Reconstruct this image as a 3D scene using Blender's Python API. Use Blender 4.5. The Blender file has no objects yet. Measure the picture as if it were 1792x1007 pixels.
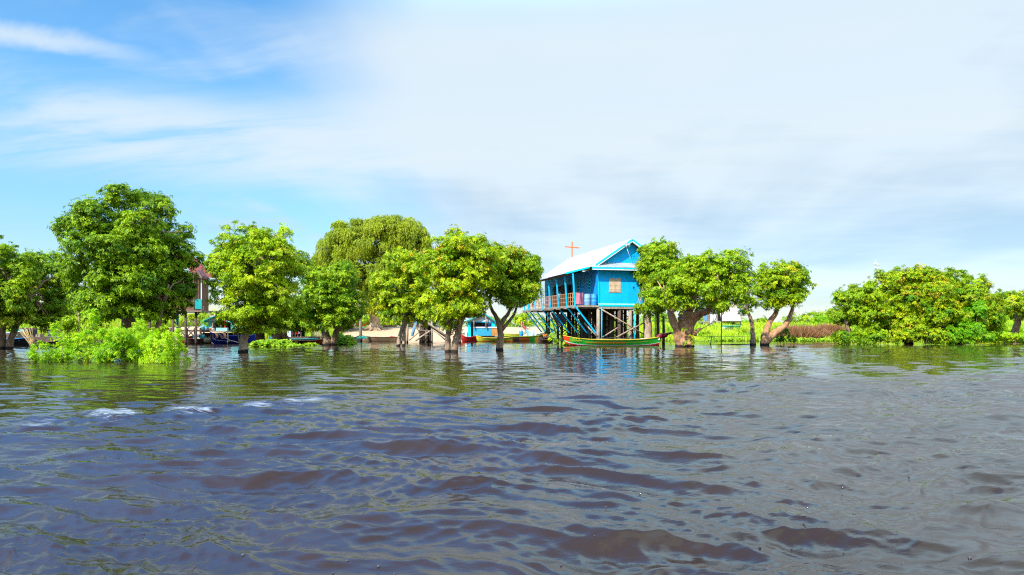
import bpy, math, random
import numpy as np
from mathutils import Vector, Matrix, noise as mnoise

random.seed(7)
R = math.radians
scene = bpy.context.scene
col = scene.collection

# ------------------------------------------------------------------ camera
CAM_H = 1.6
F = 1195.0          # focal length in photo pixels (1792 wide)
HZ = 573.0          # horizon row in the photo
cam_d = bpy.data.cameras.new('camera')
cam = bpy.data.objects.new('camera', cam_d)
col.objects.link(cam)
cam.location = (0, 0, CAM_H)
cam.rotation_euler = (R(90), 0, 0)
cam_d.sensor_width = 36
cam_d.lens = 36 * F / 1792
cam_d.shift_y = (HZ - 503.5) / 1792
cam_d.clip_start = 0.05
cam_d.clip_end = 6000
scene.camera = cam

# ------------------------------------------------------------------ sun and sky
SUN_EL, SUN_AZ = R(42), R(-146)           # azimuth clockwise from +Y: behind the camera on its left
sd = Vector((math.sin(SUN_AZ) * math.cos(SUN_EL), math.cos(SUN_AZ) * math.cos(SUN_EL), math.sin(SUN_EL)))
sun_d = bpy.data.lights.new('sun', 'SUN')
sun_d.energy = 5.0
sun_d.angle = R(0.5)
sun_d.color = (1.0, 0.94, 0.85)
sun = bpy.data.objects.new('sun', sun_d)
col.objects.link(sun)
sun.rotation_euler = sd.to_track_quat('Z', 'Y').to_euler()
sun.location = (0, 0, 50)

world = bpy.data.worlds.new('World')
scene.world = world
world.use_nodes = True
wn, wl = world.node_tree.nodes, world.node_tree.links
wn.clear()


def N(nodes, t, **kw):
    n = nodes.new(t)
    for k, v in kw.items():
        setattr(n, k, v)
    return n


def wmath(op, a, b=None, c=None, clamp=False):
    n = N(wn, 'ShaderNodeMath', operation=op, use_clamp=clamp)
    for i, s in enumerate((a, b, c)):
        if s is None:
            continue
        if isinstance(s, (int, float)):
            n.inputs[i].default_value = s
        else:
            wl.new(s, n.inputs[i])
    return n.outputs[0]


def wramp(v, a, b, lo=0.0, hi=1.0):
    n = N(wn, 'ShaderNodeMapRange', interpolation_type='SMOOTHSTEP')
    wl.new(v, n.inputs[0])
    n.inputs[1].default_value, n.inputs[2].default_value = a, b
    n.inputs[3].default_value, n.inputs[4].default_value = lo, hi
    return n.outputs[0]


tc = N(wn, 'ShaderNodeTexCoord')
sep = N(wn, 'ShaderNodeSeparateXYZ')
wl.new(tc.outputs['Generated'], sep.inputs[0])
dx, dy, dz = sep.outputs
az = wmath('ARCTAN2', dx, dy)
el = wmath('ARCSINE', dz)
sky = N(wn, 'ShaderNodeTexSky', sky_type='NISHITA', sun_disc=False)
sky.sun_elevation = SUN_EL
sky.sun_rotation = SUN_AZ
sky.air_density = 1.0
sky.dust_density = 0.35
sky.ozone_density = 3.0
sky.altitude = 10
hsv = N(wn, 'ShaderNodeHueSaturation')
hsv.inputs['Hue'].default_value = 0.492
hsv.inputs['Saturation'].default_value = 1.24
hsv.inputs['Value'].default_value = 1.95
hz_ = N(wn, 'ShaderNodeVectorMath', operation='SCALE')
wl.new(sky.outputs[0], hz_.inputs[0])
wl.new(wramp(el, 0.0, 0.30, 0.60, 1.0), hz_.inputs['Scale'])
wl.new(hz_.outputs[0], hsv.inputs['Color'])
# cloud layer coordinates: a plane high above, seen in perspective
zz = wmath('ADD', wmath('MAXIMUM', dz, 0.0), 0.10)
cx = wmath('DIVIDE', dx, zz)
cy = wmath('DIVIDE', dy, zz)


def wnoise(scale, sx, sy, rot, detail=6, rough=0.55, dist=0.0, off=0.0):
    cmb = N(wn, 'ShaderNodeCombineXYZ')
    wl.new(cx, cmb.inputs[0])
    wl.new(cy, cmb.inputs[1])
    mp = N(wn, 'ShaderNodeMapping')
    mp.inputs['Rotation'].default_value = (0, 0, rot)
    mp.inputs['Location'].default_value = (off, off * 0.7, 0)
    wl.new(cmb.outputs[0], mp.inputs['Vector'])
    mp2 = N(wn, 'ShaderNodeMapping')
    mp2.inputs['Scale'].default_value = (sx, sy, 1)
    wl.new(mp.outputs[0], mp2.inputs['Vector'])
    nz = N(wn, 'ShaderNodeTexNoise')
    nz.inputs['Scale'].default_value = scale
    nz.inputs['Detail'].default_value = detail
    nz.inputs['Roughness'].default_value = rough
    nz.inputs['Distortion'].default_value = dist
    wl.new(mp2.outputs[0], nz.inputs['Vector'])
    return nz.outputs['Fac']


streak = wnoise(0.9, 0.35, 1.6, R(14), 7, 0.6, 0.6, 3.1)
streaky = wnoise(0.7, 1.4, 0.22, R(4), 5, 0.5, 0.3, 5.2)
broad = wnoise(0.55, 0.7, 1.0, R(-20), 4, 0.5, 0.3, 8.3)
fine = wnoise(3.0, 0.5, 1.3, R(10), 6, 0.6, 0.8, 1.7)
# a veil of high cloud fills the middle and the right; the left stays open
azs = wmath('ADD', az, wmath('MULTIPLY', wmath('SUBTRACT', broad, 0.5), 0.45))
azs = wmath('ADD', azs, wmath('MULTIPLY', wmath('SUBTRACT', streaky, 0.5), 0.35))
azs = wmath('SUBTRACT', azs, wmath('MULTIPLY', wmath('MAXIMUM', wmath('SUBTRACT', el, 0.44), 0.0), 1.6))
veil = wramp(azs, -0.34, -0.06, 0.0, 1.0)
lowclear = wramp(el, 0.0, 0.20, 0.55, 1.0)
veil = wmath('MULTIPLY', veil, lowclear)
wisps = wramp(wmath('ADD', wmath('ADD', wmath('MULTIPLY', streak, 0.35), wmath('MULTIPLY', streaky, 0.65)), wmath('MULTIPLY', wmath('SUBTRACT', fine, 0.5), 0.25)), 0.50, 0.72, 0.02, 0.70)
# banks lying low on the left
bank = wramp(el, 0.16, 0.23, 0.0, 1.0)
bank = wmath('MULTIPLY', bank, wramp(el, 0.26, 0.33, 1.0, 0.0))
bank = wmath('MULTIPLY', bank, wramp(wmath('ADD', streak, wmath('MULTIPLY', fine, 0.3)), 0.52, 0.76, 0.10, 0.85))
thin = wmath('MULTIPLY', wramp(wmath('ABSOLUTE', wmath('SUBTRACT', wmath('ADD', el, wmath('MULTIPLY', wmath('SUBTRACT', fine, 0.5), 0.05)), 0.335)), 0.0, 0.020, 0.75, 0.0), wramp(az, -0.62, -0.42, 1.0, 0.0))
bank = wmath('MAXIMUM', bank, thin)
wisps = wmath('MULTIPLY', wisps, wramp(el, 0.36, 0.62, 1.0, 0.25))
wisps = wmath('MAXIMUM', wisps, bank)
cov = wmath('SUBTRACT', 1.0, wmath('MULTIPLY', wmath('SUBTRACT', 1.0, wisps), wmath('SUBTRACT', 1.0, wmath('MULTIPLY', veil, 0.93))))
# tone of the veil: paler and greyer patches
tone = wmath('ADD', wmath('MULTIPLY', broad, 0.62), wmath('ADD', wmath('MULTIPLY', streaky, 0.42), wmath('MULTIPLY', fine, 0.10)))
cr = N(wn, 'ShaderNodeValToRGB')
cr.color_ramp.elements[0].position = 0.46
cr.color_ramp.elements[0].color = (3.8, 5.05, 6.3, 1)
cr.color_ramp.elements[1].position = 0.60
cr.color_ramp.elements[1].color = (6.0, 6.9, 7.5, 1)
wl.new(tone, cr.inputs[0])
mixc = N(wn, 'ShaderNodeMix', data_type='RGBA')
wl.new(cov, mixc.inputs['Factor'])
wl.new(hsv.outputs[0], mixc.inputs['A'])
wl.new(cr.outputs[0], mixc.inputs['B'])
tn = N(wn, 'ShaderNodeMix', data_type='RGBA', blend_type='MULTIPLY')  # blue added to the high sky for the water to reflect
wl.new(wmath('MULTIPLY', wramp(el, 0.38, 0.58, 0.0, 1.0), wramp(az, -0.15, 0.6, 1.0, 0.25)), tn.inputs['Factor'])
wl.new(mixc.outputs['Result'], tn.inputs['A'])
tn.inputs['B'].default_value = (0.40, 1.0, 1.25, 1)
brt = N(wn, 'ShaderNodeVectorMath', operation='SCALE')  # high sky above the view boosted, added for reflections and fill
wl.new(tn.outputs['Result'], brt.inputs[0])
wl.new(wmath('MULTIPLY', wramp(el, 0.42, 0.60, 1.0, 2.6), wramp(el, 0.75, 1.45, 1.0, 0.55)), brt.inputs['Scale'])
bg = N(wn, 'ShaderNodeBackground')
bg.inputs['Strength'].default_value = 0.095
wl.new(brt.outputs[0], bg.inputs['Color'])
wo = N(wn, 'ShaderNodeOutputWorld')
wl.new(bg.outputs[0], wo.inputs['Surface'])

scene.view_settings.view_transform = 'Standard'
scene.view_settings.look = 'None'
scene.view_settings.gamma = 1
scene.view_settings.exposure = 0.45
scene.render.engine = 'CYCLES'
scene.cycles.max_bounces = 6
scene.cycles.use_denoising = False
scene.cycles.diffuse_bounces = 2
scene.cycles.filter_width = 1.15
scene.cycles.glossy_bounces = 3
scene.cycles.transmission_bounces = 3
scene.cycles.transparent_max_bounces = 4
scene.cycles.caustics_reflective = False
scene.cycles.caustics_refractive = False


# ------------------------------------------------------------------ helpers
def P(px, py, Y):
    """a point seen at photo pixel (px, py) at distance Y"""
    return Vector(((px - 896) / F * Y, Y, CAM_H - (py - HZ) / F * Y))


def YW(py):
    """distance of a point on the water seen at row py"""
    return CAM_H * F / (py - HZ)


def tag(o, label=None, cat=None, group=None, kind=None):
    if label: o['label'] = label
    if cat: o['category'] = cat
    if group: o['group'] = group
    if kind: o['kind'] = kind
    return o


def empty(name, label, cat, loc=(0, 0, 0), rz=0.0, group=None):
    o = bpy.data.objects.new(name, None)
    o.empty_display_size = 0.3
    col.objects.link(o)
    o.location = loc
    o.rotation_euler = (0, 0, rz)
    return tag(o, label, cat, group)


MATS = {}


def mat(name, c, rough=0.7, var=0.15, scale=4.0, bump=0.0, metallic=0.0, c2=None, planks=0.0, axis='X', stretch=(1, 1, 1),
        wet=False, spec=0.3):
    if name in MATS:
        return MATS[name]
    m = bpy.data.materials.new(name)
    m.use_nodes = True
    nd, lk = m.node_tree.nodes, m.node_tree.links
    b = nd['Principled BSDF']
    b.inputs['Roughness'].default_value = rough
    b.inputs['Metallic'].default_value = metallic
    b.inputs['Specular IOR Level'].default_value = spec
    t = N(nd, 'ShaderNodeTexCoord')
    mp = N(nd, 'ShaderNodeMapping')
    mp.inputs['Scale'].default_value = stretch
    lk.new(t.outputs['Object'], mp.inputs['Vector'])
    nz = N(nd, 'ShaderNodeTexNoise')
    nz.inputs['Scale'].default_value = scale
    nz.inputs['Detail'].default_value = 6
    nz.inputs['Roughness'].default_value = 0.62
    lk.new(mp.outputs[0], nz.inputs['Vector'])
    rp = N(nd, 'ShaderNodeValToRGB')
    rp.color_ramp.elements[0].position = 0.32
    rp.color_ramp.elements[1].position = 0.68
    ca = c2 if c2 else tuple(v * (1 - var * 1.6) for v in c)
    cb = c if c2 else tuple(min(1, v * (1 + var)) for v in c)
    rp.color_ramp.elements[0].color = (*ca, 1)
    rp.color_ramp.elements[1].color = (*cb, 1)
    lk.new(nz.outputs['Fac'], rp.inputs[0])
    out = rp.outputs[0]
    hgt = nz.outputs['Fac']
    if planks:
        wv = N(nd, 'ShaderNodeTexWave', wave_type='BANDS', bands_direction=axis, wave_profile='SIN')
        wv.inputs['Scale'].default_value = planks
        wv.inputs['Distortion'].default_value = 0.0
        lk.new(t.outputs['Object'], wv.inputs['Vector'])
        ad = N(nd, 'ShaderNodeMath', operation='MULTIPLY_ADD')
        lk.new(nz.outputs['Fac'], ad.inputs[0])
        ad.inputs[1].default_value = 0.4
        lk.new(wv.outputs['Fac'], ad.inputs[2])
        hgt = ad.outputs[0]
    if wet:
        g = N(nd, 'ShaderNodeNewGeometry')
        s = N(nd, 'ShaderNodeSeparateXYZ')
        lk.new(g.outputs['Position'], s.inputs[0])
        ad = N(nd, 'ShaderNodeMath', operation='MULTIPLY_ADD')
        lk.new(nz.outputs['Fac'], ad.inputs[0])
        ad.inputs[1].default_value = -0.28
        lk.new(s.outputs[2], ad.inputs[2])
        mr = N(nd, 'ShaderNodeMapRange')
        lk.new(ad.outputs[0], mr.inputs[0])
        mr.inputs[1].default_value, mr.inputs[2].default_value = 0.0, 0.08
        mx = N(nd, 'ShaderNodeMix', data_type='RGBA')
        lk.new(mr.outputs[0], mx.inputs['Factor'])
        mx.inputs['A'].default_value = (0.03, 0.02, 0.014, 1)
        lk.new(out, mx.inputs['B'])
        out = mx.outputs['Result']
    lk.new(out, b.inputs['Base Color'])
    if bump:
        bp = N(nd, 'ShaderNodeBump')
        bp.inputs['Strength'].default_value = bump
        bp.inputs['Distance'].default_value = 0.05
        lk.new(hgt, bp.inputs['Height'])
        lk.new(bp.outputs[0], b.inputs['Normal'])
    MATS[name] = m
    return m


def foliage(name, dark, light, warm, trans=0.22):
    if name in MATS:
        return MATS[name]
    m = bpy.data.materials.new(name)
    m.use_nodes = True
    nd, lk = m.node_tree.nodes, m.node_tree.links
    b = nd['Principled BSDF']
    b.inputs['Roughness'].default_value = 0.5
    b.inputs['Specular IOR Level'].default_value = 0.2
    a1 = N(nd, 'ShaderNodeAttribute', attribute_name='tint')
    a2 = N(nd, 'ShaderNodeAttribute', attribute_name='warm')
    rp = N(nd, 'ShaderNodeValToRGB')
    rp.color_ramp.elements[0].color = (*dark, 1)
    rp.color_ramp.elements[1].color = (*light, 1)
    lk.new(a1.outputs['Fac'], rp.inputs[0])
    mx = N(nd, 'ShaderNodeMix', data_type='RGBA')
    lk.new(a2.outputs['Fac'], mx.inputs['Factor'])
    lk.new(rp.outputs[0], mx.inputs['A'])
    mx.inputs['B'].default_value = (*warm, 1)
    lk.new(mx.outputs['Result'], b.inputs['Base Color'])
    tr = N(nd, 'ShaderNodeBsdfTranslucent')
    hs = N(nd, 'ShaderNodeMix', data_type='RGBA', blend_type='MULTIPLY')
    hs.inputs['Factor'].default_value = 1.0
    lk.new(mx.outputs['Result'], hs.inputs['A'])
    hs.inputs['B'].default_value = (1.25, 1.35, 0.5, 1)
    lk.new(hs.outputs['Result'], tr.inputs['Color'])
    ms = N(nd, 'ShaderNodeMixShader')
    ms.inputs[0].default_value = trans
    lk.new(b.outputs[0], ms.inputs[1])
    lk.new(tr.outputs[0], ms.inputs[2])
    lk.new(ms.outputs[0], nd['Material Output'].inputs['Surface'])
    MATS[name] = m
    return m


class MB:
    """collects shapes into one mesh"""

    def __init__(self):
        self.v, self.f, self.m, self.sm = [], [], [], []

    def add(self, vs, fs, mi=0, smooth=False):
        k = len(self.v)
        self.v += [tuple(p) for p in vs]
        for f in fs:
            self.f.append(tuple(i + k for i in f))
            self.m.append(mi)
            self.sm.append(smooth)
        return self

    def box(self, c, s, mi=0, rz=0.0, M=None):
        x, y, z = (d / 2 for d in s)
        ps = [Vector(p) for p in ((-x, -y, -z), (x, -y, -z), (x, y, -z), (-x, y, -z), (-x, -y, z), (x, -y, z), (x, y, z), (-x, y, z))]
        rot = M if M else Matrix.Rotation(rz, 3, 'Z')
        ps = [rot @ p + Vector(c) for p in ps]
        return self.add(ps, [(0, 3, 2, 1), (4, 5, 6, 7), (0, 1, 5, 4), (1, 2, 6, 5), (2, 3, 7, 6), (3, 0, 4, 7)], mi)

    def beam(self, a, b, w, h, mi=0):
        a, b = Vector(a), Vector(b)
        d = (b - a)
        L = d.length
        z = d.normalized()
        up = Vector((0, 0, 1)) if abs(z.z) < 0.95 else Vector((0, 1, 0))
        x = z.cross(up).normalized()
        y = x.cross(z).normalized()
        M = Matrix((x, z, y)).transposed()
        return self.box((a + b) / 2, (w, L, h), mi, M=M)

    def tube(self, pts, rad, n=8, mi=0, jit=0.0, seed=0, cap=True):
        pts = [Vector(p) for p in pts]
        if isinstance(rad, (int, float)):
            rad = [rad] * len(pts)
        rings, vs, fs = len(pts), [], []
        rnd = random.Random(seed)
        prev = None
        for i, p in enumerate(pts):
            d = (pts[min(i + 1, rings - 1)] - pts[max(i - 1, 0)]).normalized()
            if prev is None:
                ref = Vector((1, 0, 0)) if abs(d.x) < 0.8 else Vector((0, 1, 0))
                x = d.cross(ref).normalized()
            else:
                x = (prev - d * prev.dot(d)).normalized()
            prev = x
            y = d.cross(x)
            for k in range(n):
                t = 2 * math.pi * k / n
                r = rad[i] * (1 + (rnd.uniform(-jit, jit) if jit else 0))
                vs.append(p + (x * math.cos(t) + y * math.sin(t)) * r)
        for i in range(rings - 1):
            for k in range(n):
                a, b = i * n + k, i * n + (k + 1) % n
                fs.append((a, b, b + n, a + n))
        if cap:
            fs.append(tuple(range(n - 1, -1, -1)))
            fs.append(tuple(range((rings - 1) * n, rings * n)))
        return self.add(vs, fs, mi, True)

    def quad(self, a, b, c, d, mi=0):
        return self.add([a, b, c, d], [(0, 1, 2, 3)], mi)

    def slab(self, a, b, c, d, t, mi=0):
        """four corners, thickened by t along the normal"""
        a, b, c, d = map(Vector, (a, b, c, d))
        n = (b - a).cross(d - a).normalized() * t
        return self.add([a, b, c, d, a + n, b + n, c + n, d + n],
                        [(0, 3, 2, 1), (4, 5, 6, 7), (0, 1, 5, 4), (1, 2, 6, 5), (2, 3, 7, 6), (3, 0, 4, 7)], mi)

    def ball(self, c, r, mi=0, n=8, sc=(1, 1, 1), zmin=-1):
        vs, fs = [], []
        m = n // 2 + 1
        for i in range(m + 1):
            ph = -math.pi / 2 + math.pi * i / m
            for k in range(n):
                t = 2 * math.pi * k / n
                vs.append(Vector(c) + Vector((math.cos(ph) * math.cos(t) * sc[0], math.cos(ph) * math.sin(t) * sc[1],
                                              max(zmin, math.sin(ph)) * sc[2])) * r)
        for i in range(m):
            for k in range(n):
                a, b = i * n + k, i * n + (k + 1) % n
                fs.append((a, b, b + n, a + n))
        return self.add(vs, fs, mi, True)

    def build(self, name, mats, parent=None):
        me = bpy.data.meshes.new(name)
        me.from_pydata(self.v, [], self.f)
        if not isinstance(mats, (list, tuple)):
            mats = [mats]
        for m in mats:
            me.materials.append(m)
        me.polygons.foreach_set('material_index', self.m)
        me.polygons.foreach_set('use_smooth', self.sm)
        me.update()
        o = bpy.data.objects.new(name, me)
        col.objects.link(o)
        if parent:
            o.parent = parent
        return o


def np_mesh(name, verts, quads, m, parent=None, attrs=None, smooth=False):
    me = bpy.data.meshes.new(name)
    nv, nf = len(verts), len(quads)
    k = quads.shape[1]
    me.vertices.add(nv)
    me.vertices.foreach_set('co', verts.astype(np.float32).ravel())
    me.loops.add(nf * k)
    me.loops.foreach_set('vertex_index', quads.astype(np.int32).ravel())
    me.polygons.add(nf)
    me.polygons.foreach_set('loop_start', (np.arange(nf) * k).astype(np.int32))
    me.polygons.foreach_set('loop_total', np.full(nf, k, np.int32))
    if smooth:
        me.polygons.foreach_set('use_smooth', np.ones(nf, bool))
    me.update(calc_edges=True)
    if attrs:
        for an, (dom, data) in attrs.items():
            a = me.attributes.new(an, 'FLOAT', dom)
            a.data.foreach_set('value', data.astype(np.float32))
    me.materials.append(m)
    o = bpy.data.objects.new(name, me)
    col.objects.link(o)
    if parent:
        o.parent = parent
    return o


# ------------------------------------------------------------------ materials
M_bark = mat('bark', (0.42, 0.27, 0.16), 0.9, scale=7, bump=1.0, c2=(0.15, 0.09, 0.055), stretch=(1, 1, 0.3), wet=True)
M_bark_pale = mat('pale_bark', (0.60, 0.43, 0.28), 0.9, scale=6, bump=1.0, c2=(0.28, 0.18, 0.11), stretch=(1, 1, 0.3), wet=True)
M_bark_red = mat('reddish_bark', (0.62, 0.33, 0.16), 0.9, scale=4.5, bump=1.0, c2=(0.26, 0.12, 0.055), stretch=(1, 1, 0.6), wet=True)
M_pole = mat('bare_pole', (0.52, 0.38, 0.25), 0.85, scale=8, bump=0.5, c2=(0.26, 0.17, 0.10), stretch=(1, 1, 0.3), wet=True)
M_post = mat('weathered_post', (0.17, 0.11, 0.075), 0.9, scale=6, bump=0.6, c2=(0.06, 0.037, 0.025), stretch=(1, 1, 0.3), wet=True)
M_post_pale = mat('pale_post', (0.45, 0.36, 0.26), 0.85, scale=6, bump=0.5, c2=(0.24, 0.17, 0.11), stretch=(1, 1, 0.3), wet=True)
M_wood = mat('weathered_wood', (0.38, 0.28, 0.19), 0.85, scale=5, bump=0.4, c2=(0.17, 0.115, 0.075), planks=6)
M_rail = mat('rail_wood', (0.62, 0.30, 0.12), 0.7, scale=5, bump=0.2, c2=(0.42, 0.2, 0.09))
M_shutter = mat('shutter_wood', (0.72, 0.52, 0.34), 0.7, scale=4, bump=0.2, c2=(0.55, 0.36, 0.2), stretch=(1, 1, 0.3))
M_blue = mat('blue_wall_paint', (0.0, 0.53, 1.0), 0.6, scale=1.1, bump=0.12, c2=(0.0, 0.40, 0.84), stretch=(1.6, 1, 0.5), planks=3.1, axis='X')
M_blue_side = mat('blue_side_wall_shaded', (0.0, 0.34, 0.84), 0.6, scale=1.1, bump=0.12, c2=(0.0, 0.25, 0.68), stretch=(1, 1.6, 0.5), planks=3.1, axis='Y')  # darker copy of the wall paint: shade put into the colour
M_blue_trim = mat('blue_trim', (0.0, 0.62, 0.82), 0.5, scale=3, var=0.08)
M_strut = mat('blue_strut', (0.0, 0.55, 0.80), 0.5, scale=3, c2=(0.0, 0.45, 0.68))
M_white = mat('white_trim', (0.78, 0.8, 0.8), 0.55, var=0.08)
M_roof = mat('white_roof_sheet', (0.84, 0.84, 0.84), 0.42, c2=(0.62, 0.61, 0.60), scale=0.9, bump=0.35, planks=2.6, axis='Y')
M_pent = mat('galvanised_sheet', (0.62, 0.64, 0.66), 0.35, var=0.1, scale=2, bump=0.5, metallic=0.4, planks=2.6, axis='X')
M_dark = mat('dark_interior', (0.012, 0.011, 0.012), 0.9, var=0.2)  # near-black: shade inside openings put into the colour; also dark hulls
M_cross = mat('orange_cross_paint', (0.85, 0.16, 0.03), 0.55, var=0.1)
M_barrel = mat('blue_barrel', (0.03, 0.26, 0.62), 0.4, scale=3, c2=(0.05, 0.32, 0.68))
M_barrel2 = mat('faded_blue_barrel', (0.30, 0.46, 0.62), 0.45, scale=3, c2=(0.14, 0.34, 0.62))
M_pink = mat('pink_cloth', (0.66, 0.22, 0.27), 0.85, scale=3, bump=0.2)
M_tarp = mat('grey_tarp', (0.07, 0.07, 0.085), 0.7, scale=2, bump=0.5)
M_teal = mat('turquoise_paint', (0.12, 0.52, 0.50), 0.55, scale=3, c2=(0.2, 0.6, 0.56))
M_tealgreen = mat('teal_green_paint', (0.01, 0.33, 0.30), 0.55, scale=3)
M_red = mat('red_paint', (0.75, 0.03, 0.02), 0.45, scale=5, c2=(0.36, 0.02, 0.015))
M_redroof = mat('red_roof', (0.60, 0.07, 0.05), 0.55, scale=2, c2=(0.42, 0.05, 0.04), planks=3)
M_brownroof = mat('brown_roof_sheet', (0.22, 0.10, 0.09), 0.7, scale=2, planks=3, axis='Z', bump=0.4)
M_brownwall = mat('brown_boards', (0.24, 0.12, 0.07), 0.8, scale=4, planks=3, bump=0.4, c2=(0.14, 0.07, 0.04))
M_orange = mat('orange_paint', (0.85, 0.19, 0.015), 0.5, scale=6, c2=(0.5, 0.15, 0.03))
M_redorange = mat('red_orange_paint', (0.80, 0.06, 0.012), 0.4, scale=4)
M_green = mat('boat_green', (0.04, 0.60, 0.05), 0.45, scale=5, c2=(0.025, 0.34, 0.04), stretch=(0.5, 1, 1.5))
M_yellow = mat('boat_yellow', (0.85, 0.62, 0.02), 0.5, scale=6, c2=(0.55, 0.38, 0.04))
M_lime = mat('boat_lime', (0.45, 0.55, 0.04), 0.45, scale=3, c2=(0.28, 0.42, 0.03))
M_navy = mat('boat_navy', (0.012, 0.03, 0.32), 0.35, scale=3, c2=(0.01, 0.02, 0.2))
M_hullbrown = mat('brown_hull', (0.16, 0.085, 0.05), 0.7, scale=5, c2=(0.07, 0.04, 0.025), bump=0.3)
M_canoe = mat('tan_canoe_wood', (0.42, 0.27, 0.14), 0.8, scale=4, c2=(0.26, 0.15, 0.08), stretch=(0.3, 1, 1))
M_greyboat = mat('grey_green_boat', (0.24, 0.24, 0.16), 0.7, scale=4)
M_dkred = mat('dark_red_cover', (0.22, 0.012, 0.02), 0.4, scale=4)
M_thatch = mat('thatch', (0.66, 0.52, 0.40), 0.95, scale=9, bump=0.8, c2=(0.44, 0.32, 0.23), stretch=(1, 1, 0.25))
M_rope = mat('rope', (0.55, 0.36, 0.2), 0.9)
M_sheet = mat('corrugated_wall', (0.42, 0.52, 0.58), 0.4, scale=2, bump=0.6, metallic=0.3, planks=3, axis='Z')
M_bluetarp = mat('blue_tarp', (0.03, 0.12, 0.55), 0.5, scale=3, bump=0.3)
M_sack = mat('tan_sack', (0.42, 0.33, 0.18), 0.9, scale=6, bump=0.4)
M_skin = mat('skin', (0.30, 0.15, 0.09), 0.6, var=0.05)
M_hair = mat('black_hair', (0.01, 0.008, 0.008), 0.5)
M_brush = mat('dry_brush', (0.42, 0.20, 0.10), 0.95, scale=6, c2=(0.24, 0.1, 0.05))
M_reed = mat('dry_reed', (0.66, 0.46, 0.2), 0.8, scale=4, c2=(0.5, 0.32, 0.12))
M_steel = mat('mast_steel', (0.6, 0.6, 0.62), 0.5, metallic=0.4)
M_bubble = mat('bubble_film', (0.06, 0.045, 0.04), 0.05, var=0.05, spec=1.0)

F_mango = foliage('leaf_mid_green', (0.055, 0.20, 0.003), (0.50, 0.63, 0.008), (0.62, 0.42, 0.02))
F_deep = foliage('leaf_deep_green', (0.03, 0.125, 0.003), (0.42, 0.57, 0.008), (0.50, 0.30, 0.02))
F_yel = foliage('leaf_yellow_green', (0.085, 0.24, 0.003), (0.60, 0.67, 0.008), (0.85, 0.42, 0.02))
F_bush = foliage('leaf_bright_shrub', (0.13, 0.38, 0.006), (0.58, 0.75, 0.015), (0.80, 0.58, 0.03), 0.35)
F_willow = foliage('leaf_olive', (0.14, 0.22, 0.008), (0.50, 0.54, 0.02), (0.36, 0.28, 0.04))
F_grass = foliage('grass_blade', (0.20, 0.40, 0.01), (0.66, 0.74, 0.03), (0.60, 0.45, 0.12), 0.25)
F_hyac = foliage('floating_leaf', (0.16, 0.38, 0.012), (0.50, 0.62, 0.03), (0.6, 0.5, 0.05), 0.25)
F_brush = foliage('dry_stalk', (0.20, 0.075, 0.03), (0.50, 0.25, 0.11), (0.35, 0.15, 0.08), 0.1)


# ------------------------------------------------------------------ water
# edge of the boat's own wake: beyond it the water lies calmer
WK = np.array([[-30, 6], [-8.5, 11.8], [-6.5, 14.0], [-4.85, 15.4], [-0.94, 17.0], [3.0, 18.9], [11, 21.5], [20, 24.5], [40, 31]], float)


def smooth_s(t):
    t = min(1, max(0, t))
    return t * t * (3 - 2 * t)


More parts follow.
